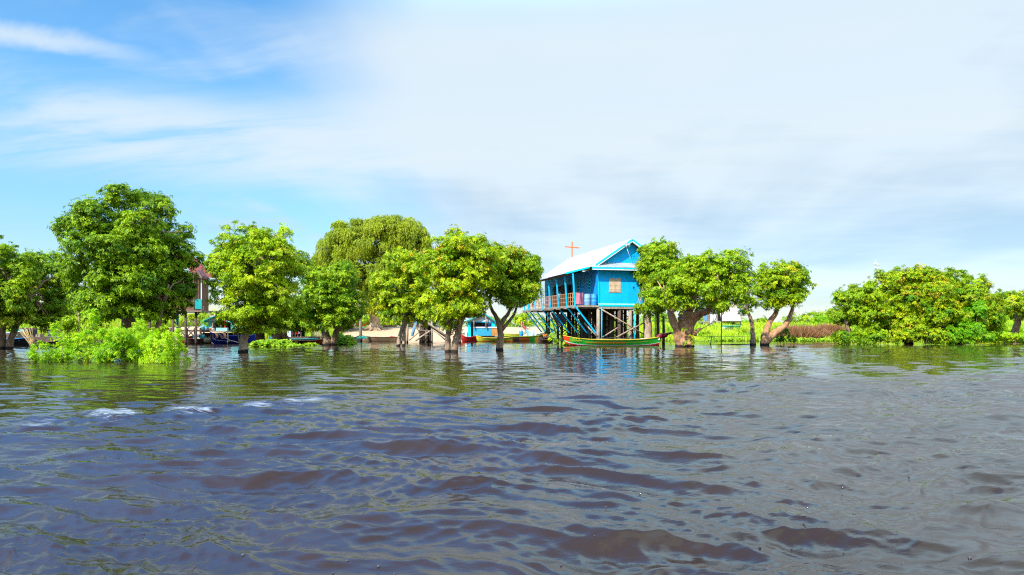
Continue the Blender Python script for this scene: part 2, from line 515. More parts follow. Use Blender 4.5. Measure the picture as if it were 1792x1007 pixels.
def waves():
    rng = np.random.default_rng(11)
    ys = [1.2]
    while ys[-1] < 92:
        ys.append(ys[-1] * 1.0052 + 0.0015)
    ys = np.array([-400, -60, -5, 0.3] + ys)
    xs = np.linspace(-1, 1, 861) * 1.0
    xs = np.concatenate([[-60, -12, -4, -1.8], xs, [1.8, 4, 12, 60]])
    W = np.where(ys < 1.2, np.maximum(-ys, 1.2), ys)
    Y, S = np.meshgrid(ys, xs, indexing='ij')
    X = S * W[:, None]
    fade = np.clip((Y - 1.2) / 1.0, 0, 1) * np.clip((1.02 - np.abs(S)) / 0.05, 0, 1)
    wkY = np.interp(X, WK[:, 0], WK[:, 1])
    d = Y - wkY + 0.35 * np.sin(X * 1.9) + 0.2 * np.sin(X * 5.3 + 1)
    rough = 1 / (1 + np.exp(d / 0.45))              # 1 inside the wake
    Z = np.zeros_like(X)
    DX = np.zeros_like(X)
    DY = np.zeros_like(X)
    cell = np.maximum(W[:, None] * 0.0052, W[:, None] / 430.0) * np.ones_like(X)
    # slow warping so that no crest line runs straight
    wx = X + 0.35 * np.sin(0.55 * Y + 0.31 * X + 1.0) + 0.22 * np.sin(1.3 * X - 0.9 * Y + 2)
    wy = Y + 0.40 * np.sin(0.47 * X + 0.4) + 0.16 * np.sin(1.15 * X + 0.7 * Y) + 0.07 * np.sin(2.9 * X - 1.3 * Y)
    gust = 0.5 + 0.5 * np.sin(0.8 * X + 0.5 * np.sin(0.9 * Y)) * np.sin(0.62 * Y + 1.3 * np.sin(0.5 * X))
    lams = np.exp(np.linspace(math.log(0.10), math.log(3.4), 96))
    for i, lam in enumerate(lams):
        lam = lam * rng.uniform(0.93, 1.07)
        spread = 0.55 if lam < 0.3 else 0.24
        th = rng.normal(0.10, spread) + (rng.uniform() < 0.15) * rng.normal(0, 0.8)
        kx, ky = math.sin(th), math.cos(th)
        k = 2 * math.pi / lam
        ph = rng.uniform(0, 6.28)
        # slope carried by each component
        sl = 0.053
        sl *= 1 + 0.22 * (1 - smooth_s((lam - 0.2) / 0.4))
        sl *= 1 - 0.45 * smooth_s((lam - 0.7) / 1.4)
        a = sl * lam / (2 * math.pi)
        big = np.clip((lam - 0.4) / 1.2, 0, 1)
        calm = 0.42 if lam < 1.4 else 0.18
        amp = a * (calm + (1 - calm) * rough) * fade * np.clip((lam / cell - 2.0) / 2, 0, 1)
        # dispersed patches: each component swells and dies away
        env = 0.78 + 0.5 * np.sin(X * rng.uniform(0.25, 0.8) + rng.uniform(0, 6) + 1.2 * np.sin(Y * rng.uniform(0.2, 0.6))) * \
            np.sin(Y * rng.uniform(0.25, 0.8) + rng.uniform(0, 6))
        amp = amp * np.abs(env) * (0.82 + 0.36 * gust)
        arg = k * (kx * wx + ky * wy) + ph
        s, c = np.sin(arg), np.cos(arg)
        Z += amp * (s + 0.22 * np.cos(2 * arg) * -1)
        DX -= amp * 0.75 * kx * c * -1
        DY -= amp * 0.75 * ky * c * -1
    # one long swell rolling in near the boat
    for (y0, amp0, w0, tilt, xc, xw) in ((4.9, 0.030, 0.40, 0.10, -0.3, 2.2), (6.1, 0.02, 0.34, -0.12, 2.6, 1.6), (5.0, 0.035, 0.45, 0.05, 4.0, 1.3),
                                        (8.4, 0.018, 0.4, 0.08, 5.0, 2.5), (11.5, 0.02, 0.45, 0.1, -8.5, 3)):
        t = (Y - y0 - tilt * X - 0.12 * np.sin(X * 1.7)) / w0
        Z += amp0 * np.exp(-t * t) * np.exp(-((X - xc) / xw) ** 2) * fade
    verts = np.stack([X + DX, Y + DY, Z], -1).reshape(-1, 3)
    nr, nc = X.shape
    i = np.arange(nr - 1)[:, None] * nc + np.arange(nc - 1)[None, :]
    quads = np.stack([i, i + 1, i + nc + 1, i + nc], -1).reshape(-1, 4)
    wgt = np.exp(-((X + 8.0) / 2.4) ** 2) * 0.95 + 0.45 * np.exp(-((X + 4.0) / 3.0) ** 2) + 0.32
    patch = np.clip(0.80 + 0.35 * np.sin(X * 1.7 + 0.8 * np.sin(Y * 2.1)) * np.sin(X * 0.63 + 1) + 0.35 * np.sin(X * 4.1 + Y * 3), 0, 1)
    band = patch * np.exp(-((d + 0.7) / 1.1) ** 2) * np.clip(wgt, 0, 1) + 0.25 * np.exp(-((d + 1.2) / 1.2) ** 2) * np.clip(wgt, 0, 1)
    far = np.clip((Y - 18) / 30, 0, 1)
    return verts, quads, {'foam': ('POINT', band.ravel()), 'rough': ('POINT', rough.ravel())}


m = bpy.data.materials.new('river_water')
m.use_nodes = True
nd, lk = m.node_tree.nodes, m.node_tree.links
b = nd['Principled BSDF']
b.inputs['IOR'].default_value = 1.40
b.inputs['Specular Tint'].default_value = (0.70, 1.0, 1.18, 1)  # blue painted into the reflections, more than the sky gives
b.inputs['Roughness'].default_value = 0.035
tcw = N(nd, 'ShaderNodeTexCoord')


def mnode(op, a, b2):
    n = N(nd, 'ShaderNodeMath', operation=op)
    for i, s in enumerate((a, b2)):
        if isinstance(s, (int, float)):
            n.inputs[i].default_value = s
        else:
            lk.new(s, n.inputs[i])
    return n.outputs[0]


def nznode(scale, sc, detail=4, rough=0.55, dist=0.4):
    mp = N(nd, 'ShaderNodeMapping')
    mp.inputs['Scale'].default_value = sc
    mp.inputs['Rotation'].default_value = (0, 0, R(-7))
    lk.new(tcw.outputs['Object'], mp.inputs['Vector'])
    nz = N(nd, 'ShaderNodeTexNoise')
    nz.inputs['Scale'].default_value = scale
    nz.inputs['Detail'].default_value = detail
    nz.inputs['Roughness'].default_value = rough
    nz.inputs['Distortion'].default_value = dist
    lk.new(mp.outputs[0], nz.inputs['Vector'])
    return nz.outputs['Fac']


ra = N(nd, 'ShaderNodeAttribute', attribute_name='rough')
fa = N(nd, 'ShaderNodeAttribute', attribute_name='foam')
r1 = nznode(8.0, (0.40, 1.0, 1), 6, 0.62, 0.8)      # hand-wide ripples
r2 = nznode(1.6, (0.5, 1.0, 1), 4, 0.5, 0.4)       # broad lumps for the far water
hsum = mnode('ADD', mnode('MULTIPLY', r1, mnode('ADD', mnode('MULTIPLY', ra.outputs['Fac'], 0.0042), 0.0022)), mnode('MULTIPLY', r2, 0.013))
bp = N(nd, 'ShaderNodeBump')
bp.inputs['Strength'].default_value = 1.0
bp.inputs['Distance'].default_value = 1.0
lk.new(hsum, bp.inputs['Height'])
lk.new(bp.outputs[0], b.inputs['Normal'])
# silty body colour, slightly uneven
cl = nznode(0.35, (1, 1, 1), 3)
rp = N(nd, 'ShaderNodeValToRGB')
rp.color_ramp.elements[0].position, rp.color_ramp.elements[1].position = 0.35, 0.65
rp.color_ramp.elements[0].color = (0.032, 0.018, 0.010, 1)
rp.color_ramp.elements[1].color = (0.044, 0.025, 0.014, 1)
lk.new(cl, rp.inputs[0])
fn = nznode(4.5, (0.28, 2.0, 1), 10, 0.8, 2.0)
fmask = N(nd, 'ShaderNodeMapRange')
lk.new(mnode('ADD', mnode('MULTIPLY', fa.outputs['Fac'], 0.30), fn), fmask.inputs[0])
fmask.inputs[1].default_value, fmask.inputs[2].default_value = 0.76, 0.96
mx = N(nd, 'ShaderNodeMix', data_type='RGBA')
lk.new(mnode('MULTIPLY', fmask.outputs[0], 0.6), mx.inputs['Factor'])
lk.new(rp.outputs[0], mx.inputs['A'])
mx.inputs['B'].default_value = (0.72, 0.74, 0.78, 1)
lk.new(mx.outputs['Result'], b.inputs['Base Color'])
rr = mnode('ADD', mnode('MULTIPLY', fmask.outputs[0], 0.5), 0.035)
lk.new(rr, b.inputs['Roughness'])
wv, wq, wa = waves()
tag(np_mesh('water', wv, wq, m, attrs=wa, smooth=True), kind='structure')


# ------------------------------------------------------------------ ground
def smooth(t):
    t = np.clip(t, 0, 1)
    return t * t * (3 - 2 * t)


def ground_h(x, y):
    sh = 80 + 1.2 * np.sin(x * 0.21) + 0.6 * np.sin(x * 0.55 + 2) + np.where(x > 38, -(np.minimum(x, 60) - 38) * 0.55, 0) + \
        np.where(x < -30, -6 * smooth((-30 - x) / 20), 0)
    h = -1.6 + 1.6 * smooth((y - sh + 14) / 14) + 1.62 * smooth((y - sh) / 14)
    h = h + 0.05 * np.sin(x * 0.9 + y * 0.5) * smooth((y - sh) / 4) + 0.04 * np.sin(x * 0.31 - y * 0.27)
    return h


m = bpy.data.materials.new('bank_ground')
m.use_nodes = True
nd, lk = m.node_tree.nodes, m.node_tree.links
b = nd['Principled BSDF']
b.inputs['Roughness'].default_value = 0.95
tcw = N(nd, 'ShaderNodeTexCoord')
n1 = nznode(0.5, (1, 1, 1), 6, 0.6, 0)
n2 = nznode(3.0, (1, 1, 1), 6, 0.7, 0)
sa = N(nd, 'ShaderNodeAttribute', attribute_name='sand')
sm = N(nd, 'ShaderNodeMapRange')
lk.new(mnode('ADD', sa.outputs['Fac'], mnode('MULTIPLY', mnode('SUBTRACT', n2, 0.5), 0.5)), sm.inputs[0])
sm.inputs[1].default_value, sm.inputs[2].default_value = 0.4, 0.6
rs = N(nd, 'ShaderNodeValToRGB')
rs.color_ramp.elements[0].position, rs.color_ramp.elements[1].position = 0.35, 0.62
rs.color_ramp.elements[0].color = (0.50, 0.30, 0.16, 1)
rs.color_ramp.elements[1].color = (0.68, 0.45, 0.25, 1)
lk.new(n2, rs.inputs[0])
rg = N(nd, 'ShaderNodeValToRGB')
rg.color_ramp.elements[0].color = (0.10, 0.17, 0.02, 1)
rg.color_ramp.elements[1].color = (0.26, 0.34, 0.03, 1)
lk.new(n1, rg.inputs[0])
mx = N(nd, 'ShaderNodeMix', data_type='RGBA')
lk.new(sm.outputs[0], mx.inputs['Factor'])
lk.new(rg.outputs[0], mx.inputs['A'])
lk.new(rs.outputs[0], mx.inputs['B'])
lk.new(mx.outputs['Result'], b.inputs['Base Color'])
bp = N(nd, 'ShaderNodeBump')
bp.inputs['Strength'].default_value = 0.6
bp.inputs['Distance'].default_value = 0.15
lk.new(n2, bp.inputs['Height'])
lk.new(bp.outputs[0], b.inputs['Normal'])
gx = np.concatenate([[-3000, -1200, -500, -250], np.arange(-140, 141, 1.0), [250, 500, 1200, 3000]])
gy = np.concatenate([np.arange(52, 112, 0.8), np.geomspace(113, 5000, 40)])
GY, GX = np.meshgrid(gy, gx, indexing='ij')
GZ = ground_h(GX, GY)
nr, nc = GX.shape
gi = np.arange(nr - 1)[:, None] * nc + np.arange(nc - 1)[None, :]
gq = np.stack([gi, gi + 1, gi + nc + 1, gi + nc], -1).reshape(-1, 4)
sand = smooth((GX + 52) / 3) * smooth((5.5 - GX) / 3) * smooth((99 - GY) / 5)
tag(np_mesh('ground', np.stack([GX, GY, GZ], -1).reshape(-1, 3), gq, m, attrs={'sand': ('POINT', sand.ravel())}, smooth=True),
    kind='structure')


def gh(x, y):
    return float(ground_h(np.array(float(x)), np.array(float(y))))


# ------------------------------------------------------------------ foliage builders
def unit(v):
    return v / np.maximum(np.linalg.norm(v, axis=-1, keepdims=True), 1e-9)


def leaves(pos, axis, per, L, Wd, rng, tint, warm, lift=(-0.35, 0.7), droop=0.25):
    """a rosette of `per` leaves at every pos; returns verts, quads, tint, warm"""
    n = len(pos)
    ref = rng.normal(size=(n, 3))
    p1 = unit(np.cross(axis, ref))
    p2 = np.cross(axis, p1)
    ang = (np.arange(per)[None] / per * 2 * np.pi) + rng.uniform(-0.4, 0.4, (n, per))
    th = rng.uniform(lift[0], lift[1], (n, per))
    ring = p1[:, None] * np.cos(ang)[..., None] + p2[:, None] * np.sin(ang)[..., None]
    d = ring * np.cos(th)[..., None] + axis[:, None] * np.sin(th)[..., None]
    w = unit(np.cross(d, np.broadcast_to(axis[:, None], d.shape)) + rng.normal(0, 0.25, d.shape))
    l = L * rng.uniform(0.7, 1.25, (n, per, 1))
    base = pos[:, None] + d * l * 0.08
    tip = base + d * l - np.array([0, 0, 1.0]) * l * droop
    mid = base + d * l * 0.5
    v = np.stack([base, mid + w * Wd * l / L, tip, mid - w * Wd * l / L], 2).reshape(-1, 3)
    q = np.arange(len(v)).reshape(-1, 4)
    t = np.clip(np.repeat(tint, per) + rng.normal(0, 0.16, n * per), 0, 1)
    wm = np.repeat(warm, per) * rng.uniform(0.3, 1.0, n * per)
    return v, q, t, wm


def crown_mesh(name, ells, fm, parent, seed, leaf=0.17, density=1.0, clump=0.46, tint=0.5, warm=0.05, sky_gap=0.08, per=7, flat=0.7, fill=0.22,
               topwarm=0.0, zoff=0.0):
    """ells: (x, y, z, rx, ry, rz) ellipsoids; clumps of leaf rosettes are spread over their shells, a thinner lot inside"""
    rng = np.random.default_rng(seed)
    if leaf > 0.15: leaf *= 0.76
    warm *= 0.4
    topwarm *= 0.35
    E = np.array(ells, float)
    E[:, 3:] = np.maximum(E[:, 3:] - clump * 0.75, E[:, 3:] * 0.5)
    zt, zb = (E[:, 2] + E[:, 5]).max(), (E[:, 2] - E[:, 5]).min()
    cen, rad, outd = [], [], []
    for e in E:
        c, r = e[:3], e[3:]
        area = 4 * np.pi * ((r[0] * r[1]) ** 1.6 / 3 + (r[0] * r[2]) ** 1.6 / 3 + (r[1] * r[2]) ** 1.6 / 3) ** (1 / 1.6)
        n = int(max(5, area / (clump * clump) * 0.56 * (1 - sky_gap)))
        d = unit(rng.normal(size=(n, 3)))
        lump = 0.90 + 0.14 * np.sin(d[:, :1] * 4.1 + e[0]) * np.sin(d[:, 2:] * 4.7 + e[2]) + 0.10 * np.sin(d[:, 1:2] * 7 + d[:, :1] * 5 + e[1])
        k = rng.uniform(0.72, 1.0, (n, 1)) * lump
        out_ = rng.uniform(size=(n, 1)) < 0.24
        k = np.where(out_, rng.uniform(0.98, 1.3, (n, 1)), k)
        cen.append(c + d * r * k)
        outd.append(unit(d / r))
        rad.append(min(1.0, max(0.3, r.mean() / (1.6 * clump))) * clump * rng.uniform(0.4, 1.3, n) * np.where(out_[:, 0], 0.45, 1))
        nf = int(n * fill)
        d = unit(rng.normal(size=(nf, 3)))
        cen.append(c + d * r * rng.uniform(0.2, 0.65, (nf, 1)))
        outd.append(d)
        rad.append(clump * rng.uniform(0.7, 1.2, nf))
    cen, outd, rad = np.concatenate(cen), np.concatenate(outd), np.concatenate(rad)
    # drop clumps that lie deep inside some other ellipsoid
    keep = np.ones(len(cen), bool)
    for e in E:
        q = (((cen - e[:3]) / e[3:]) ** 2).sum(1)
        keep &= ~((q < 0.30) & (rng.uniform(size=len(cen)) < 0.85))
    keep &= cen[:, 2] > 0.05
    cen, outd, rad = cen[keep], outd[keep], rad[keep]
    asp = rng.uniform(0.65, 1.45, (len(cen), 3))
    nr_ = np.maximum(3, (rad ** 2 / leaf ** 2 * 4.6 * density)).astype(int)
    idx = np.repeat(np.arange(len(cen)), nr_)
    n = len(idx)
    d = unit(rng.normal(size=(n, 3)) + outd[idx] * 0.7 + np.array([0, 0, 0.45]))
    k = rng.uniform(0.35, 1.0, (n, 1)) ** 0.5
    k = np.where(rng.uniform(size=(n, 1)) < 0.3, k * rng.uniform(1.0, 1.7, (n, 1)), k)
    pos = cen[idx] + d * rad[idx][:, None] * k * np.array([1, 1, flat]) * asp[idx]
    axis = unit(d * 0.6 + outd[idx] * 0.35 + np.array([0, 0, 0.35]) + rng.normal(0, 0.3, (n, 3)))
    ct = rng.normal(tint, 0.17, len(cen))
    cw = (rng.uniform(size=len(cen)) < warm * 2.2) * rng.uniform(0.2, 0.9, len(cen))
    hfrac = (cen[:, 2] - zb) / max(zt - zb, 0.1)
    cw = np.maximum(cw, (rng.uniform(size=len(cen)) < topwarm * hfrac ** 2 * 2) * rng.uniform(0.3, 1.0, len(cen)))
    tt = ct[idx] + rng.normal(0, 0.1, n)
    ww = cw[idx] * (rng.uniform(size=n) < 0.6) + (rng.uniform(size=n) < warm) * 0.8
    keep = pos[:, 2] + zoff > 0.0
    v, q, t, w = leaves(pos[keep], axis[keep], per, leaf, leaf * 0.24, rng, tt[keep], np.clip(ww[keep], 0, 1))
    v[:, 2] = np.maximum(v[:, 2], -0.05)
    return np_mesh(name, v, q, fm, parent, {'tint': ('FACE', t), 'warm': ('FACE', w)}), cen


def curve_pts(pts, rad, n, rnd, wob):
    """refine a polyline with radii, adding a little wobble"""
    out, ro = [], []
    for i in range(len(pts) - 1):
        a, b2 = Vector(pts[i]), Vector(pts[i + 1])
        for k in range(n):
            t = k / n
            p0 = Vector(pts[max(i - 1, 0)])
            p3 = Vector(pts[min(i + 2, len(pts) - 1)])
            q = 0.5 * ((2 * a) + (-p0 + b2) * t + (2 * p0 - 5 * a + 4 * b2 - p3) * t * t + (-p0 + 3 * a - 3 * b2 + p3) * t ** 3)
            if k or i:
                q = q + Vector((rnd.uniform(-wob, wob), rnd.uniform(-wob, wob), 0))
            out.append(q)
            ro.append(rad[i] * (1 - t) + rad[i + 1] * t)
    out.append(Vector(pts[-1]))
    ro.append(rad[-1])
    return out, ro


def tree(label, Y, ells, trunks, fm, seed, bark=None, leaf=0.17, name='tree', group=None, thin_limbs=14, cat='tree', **kw):
    """ells in photo pixels (px, py, rx, ry[, dY]) at distance Y; trunks: lists of (px, py, radius m[, dY])"""
    rnd = random.Random(seed)
    bark = bark or M_bark
    base = P(trunks[0][0][0], trunks[0][0][1], Y)
    base.z = 0.0 if Y < 78 else gh(base.x, Y)
    root = empty(name, label, cat, base, 0, group)
    ex = np.array([[e[0], e[1], e[2], e[3]] for e in ells], float)
    cxm, cym = np.average(ex[:, 0], weights=ex[:, 2] * ex[:, 3]), np.average(ex[:, 1], weights=ex[:, 2] * ex[:, 3])
    hw = max((ex[:, 0] + ex[:, 2]).max() - cxm, cxm - (ex[:, 0] - ex[:, 2]).min())
    hh = max((ex[:, 1] + ex[:, 3]).max() - cym, cym - (ex[:, 1] - ex[:, 3]).min())
    W = []
    for e in ells:
        s = Y / F
        rr_ = (e[2] + e[3]) / 2 * s
        if len(e) > 4:
            dYs = [e[4]]
        else:
            q = math.sqrt(max(0, 1 - min(1, ((e[0] - cxm) / hw) ** 2 + ((e[1] - cym) / hh) ** 2)))
            f = q * hw * s * 0.55
            dYs = [-f, f] if f > rr_ * 0.45 else [rnd.uniform(-0.3, 0.3) * rr_]
        for dY in dYs:
            p = P(e[0], e[1], Y) + Vector((0, dY, 0))
            W.append((p.x - base.x, p.y - base.y, p.z - base.z, e[2] * s * 0.93, rr_, e[3] * s * 0.93))
    cr_, cen = crown_mesh('crown', W, fm, root, seed, leaf=leaf, zoff=base.z, **kw)
    tb = MB()
    tops = []
    for k, tr in enumerate(trunks):
        pts = []
        for q in tr:
            p = P(q[0], q[1], Y) + Vector((0, q[3] if len(q) > 3 else 0, 0))
            pts.append(p - base)
        if Y < 78 and tr[0][1] > 585:
            pts[0].z = -0.6 - base.z
            pts.insert(1, Vector((pts[0].x * 0.97 + pts[1].x * 0.03, pts[0].y, 0.25)))
            rads = [tr[0][2] * 1.12, tr[0][2]] + [q[2] for q in tr[1:]]
        else:
            if k == 0:
                pts[0].z = -0.3
            rads = [q[2] for q in tr]
        pp, ra_ = curve_pts(pts, rads, 4, rnd, rads[0] * 0.12)
        tb.tube(pp, ra_, 10, jit=0.10, seed=seed + k)
        tops.append((pp[-1], ra_[-1], (pp[-1] - pp[-3]).normalized()))
    # limbs from the trunk tops out to the crown
    ends = [Vector(w[:3]) for w in W]
    sub = rnd.sample(range(len(cen)), min(len(cen), thin_limbs))
    ends2 = [Vector(cen[i]) for i in sub]
    for kk, e in enumerate(ends + ends2):
        main = kk < len(ends)
        t0 = min(tops, key=lambda t: (t[0] - e).length)
        d = (e - t0[0]).length
        r0 = min(t0[1] * (0.7 if main else 0.4), 0.03 * d + 0.02)
        mid1 = t0[0] + t0[2] * d * 0.25 + (e - t0[0]) * 0.2 + Vector([rnd.uniform(-.08, .08) * d for _ in range(3)])
        mid2 = t0[0].lerp(e, 0.68) + Vector([rnd.uniform(-.07, .07) * d for _ in range(3)]) + Vector((0, 0, 0.04 * d))
        pp, ra_ = curve_pts([t0[0] - t0[2] * r0, mid1, mid2, e], [r0, r0 * 0.75, r0 * 0.45, 0.012], 3, rnd, 0.02)
        tb.tube(pp, ra_, 6, jit=0.08, seed=kk)
    tb.build('trunk', bark, root)
    return root


def bush(label, Y, ells, fm, seed, sprigs=0, leaf=0.16, name='bush', group=None, stems=10, cat='bush', zbase=None, **kw):
    rnd = random.Random(seed)
    px = sum(e[0] for e in ells) / len(ells)
    ells = list(ells)
    for i in range(sprigs):
        e = ells[rnd.randrange(len(ells))]
        a = rnd.uniform(0.1, 3.04)
        ells.append((e[0] + math.cos(a) * e[2] * 1.0, e[1] - abs(math.sin(a)) * e[3] * rnd.uniform(0.95, 1.2), rnd.uniform(3, 5), rnd.uniform(5, 9), rnd.uniform(-.8, .8)))
    base = P(px, HZ, Y)
    base.z = (0.0 if Y < 79 else gh(base.x, Y)) if zbase is None else zbase
    root = empty(name, label, cat, base, 0, group)
    W = []
    for e in ells:
        s = Y / F
        p = P(e[0], e[1], Y + (e[4] if len(e) > 4 else rnd.uniform(-0.4, 0.4)))
        W.append((p.x - base.x, p.y - base.y, p.z - base.z, e[2] * s * 0.93, (e[2] + e[3]) / 2 * s, e[3] * s * 0.93))
    kw.setdefault('clump', 0.4)
    c_, cen = crown_mesh('foliage', W, fm, root, seed, leaf=leaf, zoff=base.z, **kw)
    stems = 0 if Y > 80 else min(stems, 9)
    for i in range(stems):
        e = Vector(cen[rnd.randrange(len(cen))])
        b0 = Vector((e.x * 0.75 + rnd.uniform(-.2, .2), e.y * 0.75, -0.4))
        pp, ra_ = curve_pts([b0, b0.lerp(e, 0.5) + Vector((rnd.uniform(-.15, .15), 0, 0.1)), e], [0.016, 0.012, 0.006], 3, rnd, 0.02)
        MB().tube(pp, ra_, 5).build('stem', M_bark, root)
    return root


# ------------------------------------------------------------------ trees, left to right
tree('broad dark green tree on two brown trunks at the left edge of the photo', 50,
     [(32, 465, 55, 46), (80, 478, 26, 38), (18, 520, 60, 46), (68, 525, 34, 42), (-45, 500, 60, 70), (96, 462, 14, 16), (45, 560, 40, 20), (78, 558, 18, 18)],
     [[(2, 611, 0.31), (3, 575, 0.27), (5, 540, 0.24), (15, 500, 0.15)], [(17, 611, 0.24), (22, 588, 0.21), (30, 566, 0.2), (44, 530, 0.12)]],
     F_deep, 101, leaf=0.19, warm=0.06, tint=0.48)
tree('tallest tree, dense dark green crown, rising behind the bright flooded shrubs', 40,
     [(240, 353, 42, 31), (280, 368, 24, 20), (204, 390, 50, 38), (160, 408, 32, 30), (136, 420, 20, 18), (266, 402, 42, 36), (302, 398, 22, 20), (224, 440, 70, 53), (166, 474, 28, 36), (248, 490, 58, 50),
      (294, 500, 26, 40), (218, 530, 62, 42), (276, 540, 38, 32), (294, 448, 30, 36), (308, 474, 16, 24), (314, 520, 12, 24), (172, 520, 28, 26)],
     [[(222, 621, 0.42), (224, 570, 0.36), (232, 500, 0.28), (226, 430, 0.17)], [(262, 621, 0.2), (275, 575, 0.16), (285, 530, 0.1)]],
     F_deep, 102, leaf=0.18, warm=0.015, tint=0.46, thin_limbs=20, clump=0.44, sky_gap=0, fill=0.35)
tree('yellow-green tree on one bare pale trunk standing alone in the water', 43,
     [(445, 428, 58, 40), (408, 465, 38, 42), (492, 455, 40, 42), (450, 490, 72, 48), (392, 520, 20, 32), (495, 520, 32, 48), (435, 545, 62, 34), (402, 438, 22, 18),
      (520, 470, 12, 18), (455, 400, 14, 12), (500, 405, 10, 14), (480, 575, 28, 20), (440, 572, 34, 14)],
     [[(426, 617, 0.29), (428, 590, 0.26), (436, 560, 0.24), (444, 500, 0.17), (446, 450, 0.1)], [(421, 600, 0.05), (417, 585, 0.04), (422, 572, 0.03)]],
     F_mango, 103, bark=M_bark_pale, leaf=0.17, warm=0.09, tint=0.68, topwarm=0.15, thin_limbs=26, sky_gap=0.24)
tree('low dark tree on a rooty trunk behind the pale trunked tree', 62,
     [(490, 555, 38, 28), (520, 565, 25, 22), (460, 570, 25, 18), (500, 530, 30, 22)],
     [[(486, 604, 0.55), (487, 585, 0.4), (492, 565, 0.2)], [(501, 603, 0.35), (498, 588, 0.25), (496, 570, 0.15)]], F_deep, 104, leaf=0.2, warm=0.04, tint=0.45)
tree('round green tree on a forked dark trunk left of the sand bank', 60,
     [(560, 490, 32, 28), (603, 482, 30, 28), (575, 520, 48, 32), (612, 535, 28, 34), (545, 545, 24, 26), (590, 562, 34, 24), (548, 568, 20, 18)],
     [[(573, 605, 0.42), (570, 585, 0.33), (562, 560, 0.24), (560, 530, 0.15)], [(582, 603, 0.28), (590, 575, 0.24), (592, 545, 0.2)]],
     F_mango, 105, leaf=0.2, warm=0.05, tint=0.42, thin_limbs=16)


def willow():
    Y = 90.0
    base = P(656, HZ, Y)
    base.z = gh(base.x, Y)
    root = empty('weeping_tree', 'huge olive green weeping tree with pale trunk standing on the sand bank', 'tree', base)
    rng = np.random.default_rng(5)
    s = Y / F
    ells = [(650, 425, 62, 38), (600, 442, 42, 38), (708, 412, 38, 30), (572, 470, 26, 30), (655, 475, 70, 48), (725, 440, 26, 34), (690, 500, 45, 48),
            (600, 495, 45, 40), (640, 530, 45, 28)]
    V, Q, T, Wm = [], [], [], []
    k0 = 0
    ells += [(565, 505, 24, 34), (545 + 20, 475, 22, 30), (738, 425, 14, 26), (620, 405, 40, 22), (685, 395, 48, 18)]
    for e in ells:
        c = np.array(P(e[0], e[1], Y)) - np.array(base)
        r = np.array([e[2] * s, (e[2] + e[3]) / 2 * s, e[3] * s])
        n = int(r[0] * r[2] * 150 + 300)
        d = unit(rng.normal(size=(n, 3)))
        d[:, 2] = np.where(d[:, 2] < -0.35, -d[:, 2], d[:, 2])
        # strands gather in locks
        lock = unit(rng.normal(size=(26, 3)))
        li = np.argmax(d @ lock.T, 1)
        d = unit(d * 0.6 + lock[li] * 0.45)
        start = c + d * r * rng.uniform(0.75, 1.12, (n, 1))
        Ln = rng.uniform(0.4, 1.6, n)
        ns = 9
        out = unit(d * np.array([1, 1, 0.0]) + 1e-6)
        for j in range(ns):
            t = (j + rng.uniform(0, 1, n)) / ns
            p = start + out * (0.5 * t * (1 - 0.35 * t))[:, None] * 0.9 + np.stack([np.zeros(n), np.zeros(n), 0.25 * t - Ln * t ** 1.6], 1)
            dr = unit(np.stack([out[:, 0] * 0.35, out[:, 1] * 0.35, -np.ones(n)], 1) + rng.normal(0, 0.35, (n, 3)))
            w = unit(np.cross(dr, rng.normal(size=(n, 3))))
            l = rng.uniform(0.16, 0.34, (n, 1))
            v = np.stack([p, p + dr * l * 0.5 + w * 0.035, p + dr * l, p + dr * l * 0.5 - w * 0.035], 1).reshape(-1, 3)
            V.append(v)
            T.append(np.clip(0.5 + 0.2 * np.sin(li * 2.3) + rng.normal(0, 0.15, n), 0, 1))
            Wm.append((rng.uniform(size=n) < 0.1) * 0.6)
    v = np.concatenate(V)
    q = np.arange(len(v)).reshape(-1, 4)
    np_mesh('crown', v, q, F_willow, root, {'tint': ('FACE', np.concatenate(T)), 'warm': ('FACE', np.concatenate(Wm))})
    o2, _ = crown_mesh('leafy_boughs', [(*(np.array(P(e[0], e[1], Y)) - np.array(base)), e[2] * s * .9, (e[2] + e[3]) / 2 * s * .9, e[3] * s * .9) for e in ells], F_willow, root, 77,
                       leaf=0.26, clump=0.8, tint=0.5, warm=0.06, zoff=2, density=0.8)
    tb = MB()
    rnd = random.Random(4)
    pts = [Vector((0, 0, -0.3)), Vector((0, 0, 0.6)), Vector((-0.1, 0, 2.4)), Vector((0.1, 0, 4.5))]
    pp, ra_ = curve_pts(pts, [1.0, 0.66, 0.55, 0.5], 4, rnd, 0.04)
    tb.tube(pp, ra_, 12, jit=0.16, seed=3)
    for a in range(7):
        t = a / 7 * 6.28
        tb.tube([(0.4 * math.cos(t), 0.4 * math.sin(t), 0.7), (1.0 * math.cos(t), 1.0 * math.sin(t), 0.1), (1.7 * math.cos(t), 1.7 * math.sin(t), -0.15)],
                [0.25, 0.17, 0.06], 6)
    for e in ells:
        c = P(e[0], e[1], Y) - base
        mid = Vector((c.x * 0.4, rnd.uniform(-1, 1), 4.5 + (c.z - 4.5) * 0.4))
        pp, ra_ = curve_pts([(0.1, 0, 4.2), mid, c], [0.35, 0.22, 0.06], 4, rnd, 0.05)
        tb.tube(pp, ra_, 7)
    tb.build('trunk', M_bark_pale, root)


